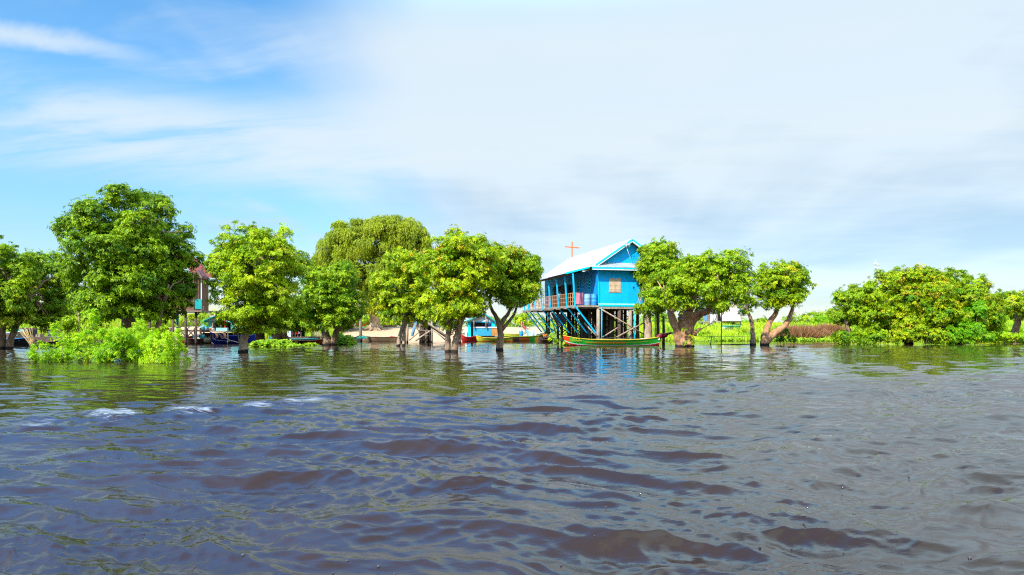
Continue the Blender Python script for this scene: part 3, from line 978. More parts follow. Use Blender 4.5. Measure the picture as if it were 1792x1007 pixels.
willow()
tree('yellow-green tree on slim twin trunks next to bare stakes, right of the sand bank', 57,
     [(708, 462, 36, 32), (683, 500, 30, 34), (728, 492, 34, 38), (700, 530, 36, 26), (742, 535, 26, 36), (665, 525, 14, 24), (745, 465, 18, 22), (680, 545, 22, 22), (715, 556, 22, 16)],
     [[(697, 607, 0.17), (702, 580, 0.16), (712, 552, 0.2), (716, 520, 0.12)], [(706.5, 607, 0.11), (708, 575, 0.11), (715, 550, 0.18)]],
     F_yel, 106, bark=M_bark_pale, leaf=0.19, warm=0.06, tint=0.5, thin_limbs=16, topwarm=0.1)
tree('bushy tree with orange tips on a close pair of trunks in the middle', 43,
     [(803, 432, 48, 32), (772, 465, 34, 36), (838, 448, 40, 36), (800, 490, 52, 46), (850, 475, 26, 36), (795, 540, 44, 34), (762, 520, 26, 30), (820, 530, 36, 34), (783, 568, 22, 20), (752, 550, 16, 20)],
     [[(783.5, 620, 0.19), (784, 590, 0.17), (788, 560, 0.2), (798, 500, 0.13)], [(795, 620, 0.23), (799, 590, 0.21), (806, 560, 0.2), (812, 500, 0.13)]],
     F_yel, 107, bark=M_bark, leaf=0.17, warm=0.08, tint=0.5, topwarm=0.45, thin_limbs=20)
tree('round tree on a thin forked trunk just left of the blue church', 46.6,
     [(898, 462, 44, 32), (868, 452, 30, 28), (930, 474, 27, 32), (885, 495, 44, 34), (918, 508, 32, 28), (868, 502, 24, 32), (900, 526, 34, 18)],
     [[(875, 616, 0.26), (876, 592, 0.22), (874, 572, 0.2), (868, 556, 0.14), (857, 532, 0.1), (862, 500, 0.07)],
      [(875, 574, 0.17), (881, 560, 0.15), (892, 545, 0.11), (900, 515, 0.07)], [(877, 580, 0.13), (888, 566, 0.11), (902, 545, 0.09), (908, 510, 0.05)]],
     F_mango, 108, bark=M_bark, leaf=0.17, warm=0.12, tint=0.5, topwarm=0.3, thin_limbs=16)
tree('tall narrow tree leaning on the right end of the blue church', 61.3,
     [(1150, 442, 36, 26), (1137, 475, 30, 32), (1165, 465, 28, 34), (1145, 505, 30, 26), (1125, 470, 14, 22), (1120, 540, 16, 16), (1140, 540, 24, 20)],
     [[(1134, 600, 0.36), (1135, 575, 0.33), (1133, 545, 0.28), (1134, 510, 0.2), (1140, 470, 0.12)]],
     F_mango, 109, bark=M_bark_pale, leaf=0.19, warm=0.10, tint=0.45, topwarm=0.15)
tree('old gnarled tree with very thick reddish trunk and wide crown, right of the green boat', 56,
     [(1262, 475, 38, 40), (1228, 468, 38, 30), (1185, 492, 38, 30), (1270, 508, 30, 34), (1152, 522, 36, 24), (1212, 508, 40, 26), (1250, 535, 32, 20),
      (1180, 530, 30, 20), (1200, 470, 26, 22), (1285, 490, 18, 26)],
     [[(1200, 611, 0.68), (1200, 588, 0.66), (1200, 565, 0.72), (1201, 550, 0.62), (1206, 535, 0.45), (1213, 510, 0.3), (1212, 480, 0.2)],
      [(1190, 600, 0.38), (1184, 580, 0.3, -0.2), (1177, 562, 0.32, -0.3), (1172, 540, 0.22), (1165, 515, 0.15)],
      [(1208, 562, 0.5), (1222, 549, 0.33, -0.3), (1236, 544, 0.26, -0.5), (1246, 520, 0.18, -0.5), (1256, 490, 0.12)],
      [(1212, 585, 0.22, -0.5), (1217, 578, 0.14, -0.8), (1222, 576, 0.05, -0.9)]],
     F_mango, 110, bark=M_bark_red, leaf=0.18, warm=0.05, tint=0.5, thin_limbs=20)
bush('small leafy sprouts growing on the foot of the thick gnarled trunk', 55, [(1197, 577, 5, 6, -0.3), (1207, 592, 8, 10, -0.2), (1213, 600, 6, 5, 0), (1198, 600, 5, 4, 0)],
     F_yel, 140, name='climbing_plant', leaf=0.16, stems=4, clump=0.25, zbase=0, cat='plant')
tree('small slender tree between the gnarled tree and the leaning forked tree', 60,
     [(1312, 508, 18, 14), (1320, 532, 24, 16), (1298, 525, 16, 16), (1306, 545, 14, 10)],
     [[(1318, 605, 0.24), (1317, 580, 0.2), (1314, 560, 0.16), (1308, 540, 0.11), (1310, 515, 0.07)]],
     F_mango, 111, bark=M_bark, leaf=0.19, warm=0.04, tint=0.4, sky_gap=0.2)
tree('tree leaning right on a trunk forked near the water, crown bare twigs on top', 60,
     [(1368, 482, 38, 26), (1345, 500, 24, 32), (1394, 502, 25, 30), (1368, 520, 34, 20), (1352, 462, 22, 10), (1378, 462, 18, 8), (1350, 535, 22, 14)],
     [[(1337, 606, 0.32), (1338, 588, 0.30), (1347, 565, 0.24), (1360, 542, 0.2), (1364, 515, 0.13)],
      [(1339, 596, 0.36), (1354, 583, 0.3, -0.3), (1370, 570, 0.25, -0.4), (1380, 555, 0.2, -0.3), (1388, 530, 0.12)]],
     F_yel, 112, bark=M_bark_red, leaf=0.19, warm=0.10, tint=0.42, thin_limbs=18)
bush('dark bush behind the foot of the leaning forked tree', 63, [(1372, 585, 15, 15), (1384, 592, 12, 10), (1363, 592, 10, 9)], F_deep, 141, leaf=0.2, tint=0.1)

# the thicket on the right
tree('left tree of the right thicket, open crown on a thin brown trunk', 65,
     [(1497, 518, 34, 24), (1475, 520, 18, 16), (1510, 550, 36, 32), (1478, 548, 22, 24), (1520, 525, 20, 22)],
     [[(1483, 600, 0.24), (1486, 582, 0.2), (1480, 562, 0.16), (1484, 540, 0.1)]], F_mango, 113, leaf=0.21, warm=0.10, tint=0.5, topwarm=0.2)
tree('tallest tree in the right thicket with yellowing leaves at its top', 66,
     [(1560, 492, 26, 22), (1590, 488, 34, 22), (1605, 515, 48, 34), (1568, 528, 40, 34), (1610, 550, 54, 34), (1560, 560, 38, 30), (1620, 495, 20, 20), (1556, 480, 16, 13), (1592, 472, 20, 12)],
     [[(1590, 601, 0.4), (1592, 570, 0.3), (1600, 530, 0.2)]], F_yel, 114, leaf=0.21, warm=0.14, tint=0.42, topwarm=0.5)
tree('rounded olive-green tree on the right side of the thicket', 67,
     [(1655, 492, 34, 22), (1682, 505, 32, 26), (1660, 525, 50, 32), (1700, 530, 34, 34), (1665, 560, 46, 34), (1710, 555, 26, 30), (1640, 545, 25, 30), (1645, 480, 20, 12), (1678, 486, 16, 12)],
     [[(1678, 600, 0.35), (1680, 565, 0.26), (1675, 530, 0.16)]], F_mango, 115, leaf=0.21, warm=0.12, tint=0.45, topwarm=0.4)
bush('low green bush at the water under the left of the right thicket', 63, [(1482, 590, 26, 16), (1510, 592, 24, 14), (1535, 588, 22, 18)], F_mango, 142, leaf=0.2, tint=0.4, warm=0.04)
bush('bright bush at the water under the middle of the right thicket', 63, [(1565, 585, 30, 20), (1600, 580, 34, 24), (1635, 588, 28, 18)], F_yel, 143, leaf=0.2, tint=0.45, warm=0.08)
bush('vivid green bush at the water below the rounded olive-green tree', 63, [(1662, 585, 26, 20), (1695, 580, 30, 26), (1710, 545, 22, 24), (1722, 590, 22, 14)], F_bush, 144, leaf=0.2, tint=0.15, warm=0.05)
bush('yellow-green shrub on the bank at the far right of the photo', 66, [(1745, 585, 26, 20), (1738, 560, 20, 22), (1765, 592, 24, 12), (1790, 592, 22, 10)], F_bush, 145, leaf=0.2, tint=0.6, warm=0.06)
tree('tree on a bent reddish trunk at the right edge of the photo', 70,
     [(1745, 535, 30, 22), (1785, 520, 26, 18), (1815, 535, 40, 30), (1772, 545, 24, 20), (1725, 530, 16, 16)],
     [[(1776, 600, 0.4), (1776, 580, 0.36), (1781, 562, 0.3), (1778, 540, 0.2)]], F_yel, 116, bark=M_bark_red, leaf=0.22, warm=0.10, tint=0.45, topwarm=0.2)

# flooded shrubs in the left foreground
bush('sparse leafy shrub with loose sprigs, left end of the flooded shrubs', 31, [(70, 625, 16, 15), (60, 641, 26, 13), (88, 635, 26, 17), (110, 641, 22, 13), (82, 609, 10, 15)],
     F_bush, 150, leaf=0.095, flat=1.1, clump=0.2, sky_gap=0.35, tint=0.5, warm=0.06, stems=14, zbase=0, sprigs=14, per=5, name='flooded_shrub', cat='shrub')
bush('loose yellow-green flooded shrub beneath the gap between the two left trees', 32, [(120, 619, 28, 25), (150, 609, 30, 28), (135, 637, 38, 17), (170, 631, 34, 22), (110, 594, 16, 18), (160, 589, 20, 17)],
     F_bush, 151, leaf=0.095, flat=1.1, clump=0.28, sky_gap=0.25, tint=0.45, warm=0.12, stems=18, zbase=0, sprigs=14, per=6, name='flooded_shrub', cat='shrub')
bush('widest flooded shrub, dense light green, below the tallest tree', 31.5, [(205, 619, 36, 28), (240, 617, 38, 30), (215, 594, 34, 18), (225, 637, 54, 16), (250, 591, 24, 15), (190, 591, 20, 15)],
     F_bush, 152, leaf=0.085, flat=1.1, clump=0.3, tint=0.45, warm=0.07, stems=18, zbase=0, sprigs=14, per=6, name='flooded_shrub', cat='shrub')
bush('bright lime flooded shrub at the right end, top leaning over the water', 31, [(275, 629, 36, 23), (290, 604, 30, 20), (300, 625, 28, 22), (268, 601, 28, 20), (322, 631, 16, 17), (310, 641, 24, 12)],
     F_bush, 153, leaf=0.085, flat=1.1, clump=0.28, tint=0.75, warm=0.08, stems=20, zbase=0, sprigs=14, per=6, name='flooded_shrub', cat='shrub')
bush('low tangled dark shrub at the waterline behind the bright flooded shrubs', 37, [(150, 590, 40, 20), (250, 590, 50, 22), (300, 590, 20, 16)],
     F_deep, 154, leaf=0.15, clump=0.35, tint=0.7, warm=0.03, stems=14, zbase=0, sprigs=14, cat='shrub', name='flooded_shrub')

# bushes along the land behind
BK = [(20, 575, 60, 22, 96, F_deep), (110, 572, 40, 18, 100, F_mango), (190, 566, 50, 22, 104, F_deep), (285, 566, 40, 24, 98, F_mango), (345, 562, 32, 20, 105, F_yel),
      (400, 566, 40, 20, 104, F_mango), (455, 562, 40, 26, 98, F_deep), (530, 560, 36, 28, 94, F_yel), (560, 562, 30, 24, 102, F_mango), (605, 560, 34, 20, 106, F_yel),
      (635, 560, 26, 18, 110, F_mango), (685, 558, 26, 20, 104, F_yel), (725, 556, 34, 24, 106, F_mango), (775, 560, 30, 20, 100, F_deep), (815, 556, 30, 20, 108, F_yel),
      (868, 566, 30, 14, 110, F_mango), (912, 560, 24, 20, 98, F_yel), (938, 562, 22, 18, 96, F_mango), (985, 566, 34, 16, 108, F_deep), (1040, 568, 30, 14, 112, F_yel),
      (1085, 568, 34, 14, 110, F_bush), (1130, 566, 30, 18, 108, F_bush), (1165, 560, 26, 20, 104, F_mango), (1225, 562, 26, 16, 110, F_mango), (1330, 566, 30, 10, 112, F_yel),
      (1395, 560, 24, 16, 104, F_mango), (1425, 560, 30, 18, 102, F_yel), (1455, 565, 30, 20, 96, F_mango), (1290, 566, 24, 10, 116, F_bush), (1760, 560, 40, 24, 90, F_yel)]
BL = ['far left', 'left of the tallest tree', 'behind the tallest tree', 'right behind the tallest tree', 'behind the red roofed house', 'behind the turquoise house',
      'behind the pale trunked tree', 'behind the tin shack', 'left of the weeping tree', 'behind the log platform', 'left of the weeping trunk', 'right of the weeping trunk',
      'behind the timber stair', 'behind the middle trunks', 'left of the floating house', 'behind the floating house', 'left of the striped sling', 'at the far end of the church',
      'under the far end of the church', 'under the middle of the church', 'under the near end of the church', 'right of the church stilts', 'behind the dark post',
      'left of the thatched hut', 'right of the thatched hut', 'left half of the rise near the dry brush', 'top of the rise near the dry brush', 'beside the left tree of the thicket',
      'behind the thatched hut', 'behind the far right shrub']
for i, (px, py, rx, ry, Y, fm) in enumerate(BK):
    bush('distant green bush ' + BL[i], Y, [(px, py, rx, ry), (px - rx * .5, py + 6, rx * .7, ry * .7), (px + rx * .55, py + 5, rx * .7, ry * .75)], fm, 200 + i,
         leaf=0.34, clump=0.7, tint=0.5, warm=0.05, stems=4, per=5, group='bushes along the land behind', density=0.9)


for i, (px, py, rx, ry, Y, lb) in enumerate(((1235, 583, 10, 6, 84, 'low scruffy bush in the grass left of the thatched hut'), (1300, 582, 14, 7, 86, 'low scruffy bush in the grass right of the canoe rack'),
                                            (1408, 574, 16, 9, 90, 'mid-sized bush behind the dry brush heap'), (1352, 578, 14, 9, 88, 'scruffy bush behind the leaning forked tree'),
                                            (1100, 578, 16, 8, 92, 'scruffy bush seen between the church stilts'), (1440, 562, 22, 16, 92, 'tall bush between the dry brush and the thicket'))):
    bush(lb, Y, [(px, py, rx, ry), (px - rx * .6, py + 3, rx * .6, ry * .7), (px + rx * .6, py + 3, rx * .6, ry * .7)], (F_mango, F_yel, F_bush)[i % 3], 300 + i, leaf=0.24, clump=0.45, tint=0.4, warm=0.12,
         stems=0, per=5, group='bushes on the right bank')


# ------------------------------------------------------------------ grass, dry brush, floating plants
def blades(name, n, fn, h, w, fm, seed, lean=0.25, tint=0.5, warm=0.1):
    rng = np.random.default_rng(seed)
    xy = fn(rng, n)
    x, y = xy[:, 0], xy[:, 1]
    z = ground_h(x, y)
    ok = z > -0.05
    x, y, z = x[ok], y[ok], z[ok]
    n = len(x)
    hh = h * rng.uniform(0.5, 1.3, n) * (0.7 + 0.5 * np.abs(np.sin(x * 0.7 + np.sin(y * 0.5))))
    a = rng.uniform(0, 6.28, n)
    lx, ly = rng.normal(0, lean, n) * hh, rng.normal(0, lean, n) * hh
    wv_ = np.stack([np.cos(a), np.sin(a), np.zeros(n)], 1) * w
    p = np.stack([x, y, z - 0.05], 1)
    tip = p + np.stack([lx, ly, hh], 1)
    mid = p * 0.45 + tip * 0.55 - np.stack([lx, ly, hh * 0], 1) * 0.2
    v = np.stack([p, mid + wv_, tip, mid - wv_], 1).reshape(-1, 3)
    q = np.arange(len(v)).reshape(-1, 4)
    t = np.clip(tint - 0.1 + 0.32 * np.sin(x * 0.35 + y * 0.2) * np.sin(x * 0.9 - y * 0.33) + 0.15 * np.sin(x * 2.1) + rng.normal(0, 0.18, n), 0, 1)
    wm = (rng.uniform(size=n) < warm) * rng.uniform(0.3, 1, n)
    return tag(np_mesh(name, v, q, fm, None, {'tint': ('FACE', t), 'warm': ('FACE', wm)}), kind='stuff')


tag(blades('grass', 130000, lambda r, n: np.stack([r.uniform(6, 92, n), 70 + 43 * r.uniform(0, 1, n) ** 1.2], 1), 0.6, 0.055, F_grass, 31, tint=0.6),
    'bright yellow-green grass covering the bank on the right', 'grass')
tag(blades('tall_grass', 42000, lambda r, n: np.stack([r.uniform(-75, -46, n), 72 + 25 * r.uniform(0, 1, n)], 1), 1.5, 0.035, F_grass, 32, tint=0.55, warm=0.25),
    'tall pale grass on the bank behind the flooded shrubs', 'grass')
tag(blades('weeds', 9000, lambda r, n: np.stack([r.uniform(-34, -22, n), 80 + 14 * r.uniform(0, 1, n)], 1), 0.9, 0.06, F_grass, 33, tint=0.4, warm=0.2),
    'weeds between the tin shack and the sand bank', 'grass')


def brush_pile(label, pts, seed):
    rng = np.random.default_rng(seed)
    V, T = [], []
    for (px, py, r, Y) in pts:
        c = np.array(P(px, py, Y))
        c[2] = max(gh(c[0], Y), 0) - 0.1
        n = int(2600 * r)
        a = rng.uniform(0, 2 * np.pi, n)
        q = np.sqrt(rng.uniform(0, 1, n)) * r
        p = c + np.stack([np.cos(a) * q, np.sin(a) * q * 0.6, np.zeros(n)], 1)
        L = (2.3 - 0.8 * q / r) * rng.uniform(0.5, 1.1, n)
        d = unit(np.stack([np.cos(a) * q / r * 0.9 + rng.normal(0.2, 0.25, n), rng.normal(0, 0.3, n), np.ones(n)], 1))
        w = unit(np.cross(d, rng.normal(size=(n, 3)))) * 0.02
        tip = p + d * L[:, None]
        mid = p + d * L[:, None] * 0.5 + rng.normal(0, 0.05, (n, 3))
        V.append(np.stack([p - w, p + w, tip, mid - w], 1).reshape(-1, 3))
        T.append(np.clip(rng.normal(0.5, 0.25, n), 0, 1))
    v = np.concatenate(V)
    t = np.concatenate(T)
    o = np_mesh('dry_brush_pile', v, np.arange(len(v)).reshape(-1, 4), F_brush, None, {'tint': ('FACE', t), 'warm': ('FACE', t * 0)})
    return tag(o, label, 'brush pile')


brush_pile('reddish brown heap of dry brush at the water left of the thicket', [(1400, 590, 1.7, 80), (1385, 585, 1.5, 82), (1418, 588, 1.5, 81)], 61)
brush_pile('smaller loose heap of dry brush nearer the thicket', [(1440, 588, 1.5, 83), (1458, 590, 1.3, 83)], 62)


def hyacinth(label, px0, px1, Y, hz, seed, n=1600, depth=1.6):
    rng = np.random.default_rng(seed)
    x0, x1 = (px0 - 896) / F * Y, (px1 - 896) / F * Y
    x = rng.uniform(x0, x1, n)
    y = Y + rng.normal(0, depth * 0.4, n)
    e = np.clip(np.minimum(x - x0, x1 - x) / (0.25 * (x1 - x0)), 0.15, 1)
    z = rng.uniform(0, 1, n) ** 1.3 * hz * e * (0.6 + 0.5 * np.sin(x * 3 + seed) ** 2)
    pos = np.stack([x, y, z], 1)
    ax = unit(np.stack([rng.normal(0, .4, n), rng.normal(-.2, .4, n), np.ones(n)], 1))
    v, q, t, w = leaves(pos, ax, 5, 0.17, 0.07, rng, rng.normal(0.55, 0.15, n), (rng.uniform(size=n) < 0.06) * 0.7, lift=(0.0, 1.0))
    v[:, 2] = np.maximum(v[:, 2], -0.03)
    return tag(np_mesh('floating_plants', v, q, F_hyac, None, {'tint': ('FACE', t), 'warm': ('FACE', w)}), label, 'water plants', kind='stuff')


hyacinth('mat of floating yellow-green plants right of the bare pale trunk', 437, 518, 56, 0.5, 1, 2600)
hyacinth('small tuft of floating plants by the orange bow', 536, 552, 60, 0.18, 2, 200)
hyacinth('clump of broad green water plants against the forked dark trunk', 585, 618, 64, 0.9, 3, 1500)
hyacinth('small bright clump of water plants at the bow of the green boat', 986, 996, 60, 0.4, 6, 160, 0.6)
hyacinth('strip of floating plants along the grassy shore', 1200, 1480, 79, 0.35, 5, 5200, 1.6)
bush('small lime green bush in the water left of the green boat', 66, [(967, 588, 8, 9), (962, 594, 8, 5), (972, 596, 7, 5)], F_bush, 155, leaf=0.2, clump=0.3, tint=0.8, zbase=0, stems=4)


# ------------------------------------------------------------------ the blue church on stilts
C0 = Vector((7.89, 62.0, 0))
C_RZ = math.atan2(0.2404, 0.9707)
church = empty('stilt_church', 'bright blue wooden church on timber stilts with white sheet roof and orange cross', 'church', C0, C_RZ)


def cpart(name, mb, m, parent=None):
    return mb.build(name, m, parent or church)


LEN = 17.0
FZ = 3.60
# front wall with a window opening, gable above
w = MB()
wx0, wx1, wz0, wz1 = 0.98, 2.12, 4.82, 6.04
w.box((wx0 / 2, 0.06, (3.7 + 6.95) / 2), (wx0, 0.12, 3.25))
w.box(((wx1 + 6) / 2, 0.06, (3.7 + 6.95) / 2), (6 - wx1, 0.12, 3.25))
w.box(((wx0 + wx1) / 2, 0.06, (3.7 + wz0) / 2), (wx1 - wx0, 0.12, wz0 - 3.7))
w.box(((wx0 + wx1) / 2, 0.06, (6.95 + wz1) / 2), (wx1 - wx0, 0.12, 6.95 - wz1))
g = [(-0.05, 0, 6.95), (6.05, 0, 6.95), (6.05, 0, 7.30), (3.0, 0, 9.38), (-0.05, 0, 7.30)]
g2 = [(x, 0.12, z) for x, y, z in g]
w.add(g + g2, [(0, 1, 2, 3, 4), (9, 8, 7, 6, 5), (0, 5, 6, 1), (1, 6, 7, 2), (2, 7, 8, 3), (3, 8, 9, 4), (4, 9, 5, 0)])
cpart('wall', w, M_blue)
# veranda wall with openings
ops = [(1.95, 2.72, 4.95, 6.15, 'w'), (5.0, 5.9, 4.95, 6.15, 'w'), (7.3, 8.9, 3.7, 6.0, 'd'), (9.9, 11.5, 3.7, 6.0, 'd'), (13.1, 14.0, 4.95, 6.15, 'w'), (15.4, 16.2, 4.95, 6.15, 'w')]
w = MB()
y = 0.122
for (a, b_, z0, z1, k) in ops:
    w.box((0.06, (y + a) / 2, 5.325), (0.12, a - y, 3.25))
    if z0 > 3.75:
        w.box((0.06, (a + b_) / 2, (3.7 + z0) / 2), (0.12, b_ - a, z0 - 3.7))
    w.box((0.06, (a + b_) / 2, (6.95 + z1) / 2), (0.12, b_ - a, 6.95 - z1))
    y = b_
w.box((0.06, (y + LEN) / 2, 5.325), (0.12, LEN - y, 3.25))
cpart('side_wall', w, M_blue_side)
w = MB().box((5.94, LEN / 2 + .06, 5.325), (0.12, LEN - .2, 3.25)).box((3, LEN + .06, 5.325), (6.0, 0.12, 3.25))
w.add([(0, LEN, 6.952), (6, LEN, 6.952), (3, LEN, 9.3), (0, LEN + .1, 6.952), (6, LEN + .1, 6.952), (3, LEN + .1, 9.3)], [(0, 1, 2), (5, 4, 3)])
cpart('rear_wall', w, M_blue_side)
for (a, b_, z0, z1, k) in ops:
    if k == 'w':
        f = MB()
        f.box((0.0, a + .03, (z0 + z1) / 2), (0.17, 0.06, z1 - z0)).box((0.0, b_ - .03, (z0 + z1) / 2), (0.17, 0.06, z1 - z0))
        f.box((0.0, (a + b_) / 2, z1 - .03), (0.17, b_ - a - .12, 0.06)).box((0.0, (a + b_) / 2, z0 + .03), (0.17, b_ - a - .12, 0.06))
        fo = cpart('window', f, M_blue_trim)
        q = MB()
        for zz_ in np.arange(z0 + .2, z1 - .1, .28):
            q.ball((-0.01, (a + b_) / 2, zz_), 0.055, n=6)
            q.box((0.0, (a + b_) / 2, zz_), (0.02, b_ - a - .12, 0.02))
        q.build('bar', M_white, fo)
    else:
        f = MB()
        f.box((0.0, a + .04, (z0 + z1) / 2), (0.17, 0.08, z1 - z0)).box((0.0, b_ - .04, (z0 + z1) / 2), (0.17, 0.08, z1 - z0))
        f.box((0.0, (a + b_) / 2, z1 - .04), (0.17, b_ - a - .16, 0.08))
        fo = cpart('door', f, M_brownwall)
        MB().box((-0.35, b_ - 0.02, (z0 + z1) / 2), (0.7, 0.04, z1 - z0 - .1)).build('door_leaf', M_brownwall, fo)
# shutters of the front window
sh = MB().box((1.55, -0.02, 5.43), (1.22, 0.045, 0.05)).box((1.55, -0.02, 6.04), (1.22, 0.045, 0.05)).box((1.55, -0.02, 4.80), (1.26, 0.07, 0.05))
wo_ = cpart('window', sh, M_shutter)
for s in (-1, 1):
    q = MB().box((1.55 + s * 0.285, -0.012, 5.43), (0.55, 0.035, 1.16))
    for zz_ in (5.05, 5.81):
        q.box((1.55 + s * 0.285, -0.042, zz_), (0.50, 0.025, 0.06))
    q.build('shutter', M_shutter, wo_)
# roof
rf = MB()
T = 0.06
rf.slab((-0.52, -0.6, 7.15), (3.0, -0.6, 9.52), (3.0, LEN + .4, 9.52), (-0.52, LEN + .4, 7.15), T)
rf.slab((3.0, -0.6, 9.52), (6.52, -0.6, 7.15), (6.52, LEN + .4, 7.15), (3.0, LEN + .4, 9.52), T)
rf.slab((-3.12, 0.0, 6.44), (-0.522, 0.0, 7.145), (-0.522, LEN + .4, 7.145), (-3.12, LEN + .4, 6.44), 0.05)
roof = cpart('roof', rf, M_roof)
MB().beam((3, -0.62, 9.60), (3, LEN + .42, 9.60), 0.22, 0.06).build('ridge_cap', M_roof, roof)
cc = MB().box((3, 16.2, 10.45), (0.12, 0.10, 1.95)).box((3, 16.2 - .003, 10.78), (1.72, 0.10, 0.12), M=Matrix.Rotation(R(3), 3, 'Y'))
cc.build('cross', M_cross, roof)
q = MB()
for s in (-1, 1):
    q.beam((3 + s * 3.54, -0.63, 7.20), (3 + s * 0.0, -0.63, 9.58), 0.05, 0.14)
q.build('bargeboard', M_blue_trim, roof)
q = MB()
for s in (-1, 1):
    q.beam((3 + s * 3.46, -0.60, 7.10), (3 + s * 0.03, -0.60, 9.42), 0.04, 0.13)
q.build('bargeboard', M_white, roof)
# short pent roof across the front
pr = MB().slab((-0.94, -0.78, 6.98), (6.94, -0.78, 6.98), (6.6, 0.0, 7.46), (-0.6, 0.0, 7.46), 0.04)
pent = cpart('pent_roof', pr, M_pent)
MB().box((3.0, -0.76, 6.93), (7.9, 0.04, 0.13)).build('fascia', M_blue_trim, pent)
MB().box((3.0, -0.735, 6.81), (7.8, 0.04, 0.12)).build('fascia', M_white, pent)
q = MB().beam((-0.93, -0.02, 7.02), (-3.14, -0.02, 6.45), 0.05, 0.16)
q.build('fascia', M_blue_trim, pent)
q = MB()
for yy in np.arange(0.4, LEN, 1.2):
    q.beam((-0.1, yy, 7.1), (-3.05, yy, 6.38), 0.06, 0.09)
q.beam((-2.55, 0.1, 6.40), (-2.55, LEN, 6.40), 0.09, 0.1)
cpart('rafter', q, M_wood)
# trims and floor
MB().box((3.0, -0.03, 3.71), (6.1, 0.06, 0.07)).build('floor_trim', M_white, church)
MB().box((3.0, -0.05, 3.58), (6.1, 0.10, 0.17)).build('floor_beam', M_blue_trim, church)
MB().box((-0.02, -0.02, 5.33), (0.07, 0.07, 3.15)).build('corner_trim', M_blue_trim, church)
fl = MB().box((3.0, LEN / 2, 3.57), (6.0, LEN - .1, 0.1))
fl.box((-1.15, LEN / 2, 3.56), (2.24, LEN, 0.07))
cpart('floor', fl, M_wood)
q = MB().box((-2.30, LEN / 2, 3.50), (0.05, LEN + .1, 0.2)).box((-1.15, -0.03, 3.5), (2.25, 0.05, 0.16)).box((3.0, 0.0, 3.37), (6.1, 0.14, 0.20))
cpart('edge_board', q, M_post_pale)
q = MB()
for yy in np.arange(0.2, LEN + .1, 2.1):
    q.box((1.7, yy, 3.39), (8.6, 0.14, 0.18))
cpart('floor_joist', q, M_wood)
# stilts
rnd = random.Random(12)
for yi, yy in enumerate(np.arange(0.15, LEN + .2, 2.1)):
    for x in (0.0, 2.05, 3.12, 4.6, 5.9):
        if yi == 0:
            mm, r = (M_post_pale, 0.17) if x in (0.0, 3.12) else (M_post, 0.16)
        else:
            mm, r = M_post, rnd.uniform(0.11, 0.17)
            x += rnd.uniform(-.2, .2)
        wp = C0 + Matrix.Rotation(C_RZ, 3, 'Z') @ Vector((x, yy, 0))
        MB().tube([(x + rnd.uniform(-.1, .1), yy, -0.9), (x, yy, 1.2), (x, yy, 3.30)], r, 8, jit=0.05, seed=yi).build('stilt', mm, church)
for x in (0.22, 3.45, 5.5):
    MB().tube([(x, -0.15, -0.6), (x, -0.12, 3.45)], 0.055, 7).build('stilt', M_strut, church)
for (a, b_) in (((0.2, -0.25, 3.2), (4.6, -0.4, 0.75)), ((1.6, -0.3, 0.7), (4.9, -0.45, 2.35)), ((0.5, 0.3, 0.7), (2.2, 0.3, 1.7)), ((-0.9, 1.4, 2.0), (0.1, 0.4, 0.6))):
    MB().tube([a, b_], 0.065, 7).build('brace', M_pole, church)
for yy in (4.35, 8.55, 12.75, LEN):
    q = MB()
    for (x0, x1) in ((0, 2.05), (2.05, 3.9), (3.9, 5.9)):
        for (z0, z1) in ((0.6, 1.9), (1.9, 3.2)):
            q.beam((x0, yy, z0), (x1, yy, z1), 0.06, 0.08).beam((x0, yy + .08, z1), (x1, yy + .08, z0), 0.06, 0.08)
    cpart('cross_brace', q, M_post)
q = MB()
for i in range(7):
    q.beam((0.0, 0.2 + i * 2.1, 0.8), (0.0, 2.3 + i * 2.1, 3.0), 0.06, 0.08)
cpart('cross_brace', q, M_post)
# bent blue struts outside the veranda
for k, v_ in enumerate((-0.2, 2.07, 4.65, 7.3, 10.2, 12.8, 15.5, 17.2)):
    q = MB().beam((-2.56, v_, 6.42), (-2.36, v_, 3.42), 0.12, 0.12)
    q.beam((-2.36, v_ + .003, 3.50), (-0.36, v_ + .003, 1.05), 0.13, 0.12)
    q.box((-2.3, v_ + .1, 3.40), (0.5, 0.16, 0.22), 1)
    cpart('strut', q, [M_strut, M_post_pale])
# railing
q = MB()
for z in (3.95, 4.35, 4.72):
    q.box((-2.18, (0.9 + LEN) / 2, z), (0.05, LEN - .9, 0.05))
    q.box((-1.72, 0.9, z), (0.9, 0.05, 0.05))
for i, yy in enumerate(np.arange(0.9, LEN, 0.62)):
    q.box((-2.215, yy, 4.18), (0.05, 0.06, 1.16))
cpart('railing', q, M_rail)
for (x, y_, z) in ((-2.0, 1.3, 6.35), (-2.0, 6.6, 6.35)):
    MB().tube([(x, y_, z + .12), (x, y_, z)], 0.015, 5).ball((x, y_, z - .06), 0.085, n=8).build('lamp', M_white, church)


def cw(x, y_, z):
    return C0 + Matrix.Rotation(C_RZ, 3, 'Z') @ Vector((x, y_, z))


def barrel(label, x, mm):
    o = empty('barrel', label, 'barrel', cw(x, 0.42, FZ), C_RZ, 'barrels on the veranda')
    r = 0.285
    MB().tube([(0, 0, 0), (0, 0, 0.03), (0, 0, 0.32), (0, 0, 0.345), (0, 0, 0.37), (0, 0, 0.65), (0, 0, 0.675), (0, 0, 0.70), (0, 0, 0.96), (0, 0, 1.0)],
              [r * .96, r, r, r * 1.05, r, r, r * 1.05, r, r, r * .95], 18).build('body', mm, o)
    MB().tube([(0, 0, 1.002), (0, 0, 1.03)], r * 0.98, 18).build('lid', mm, o)


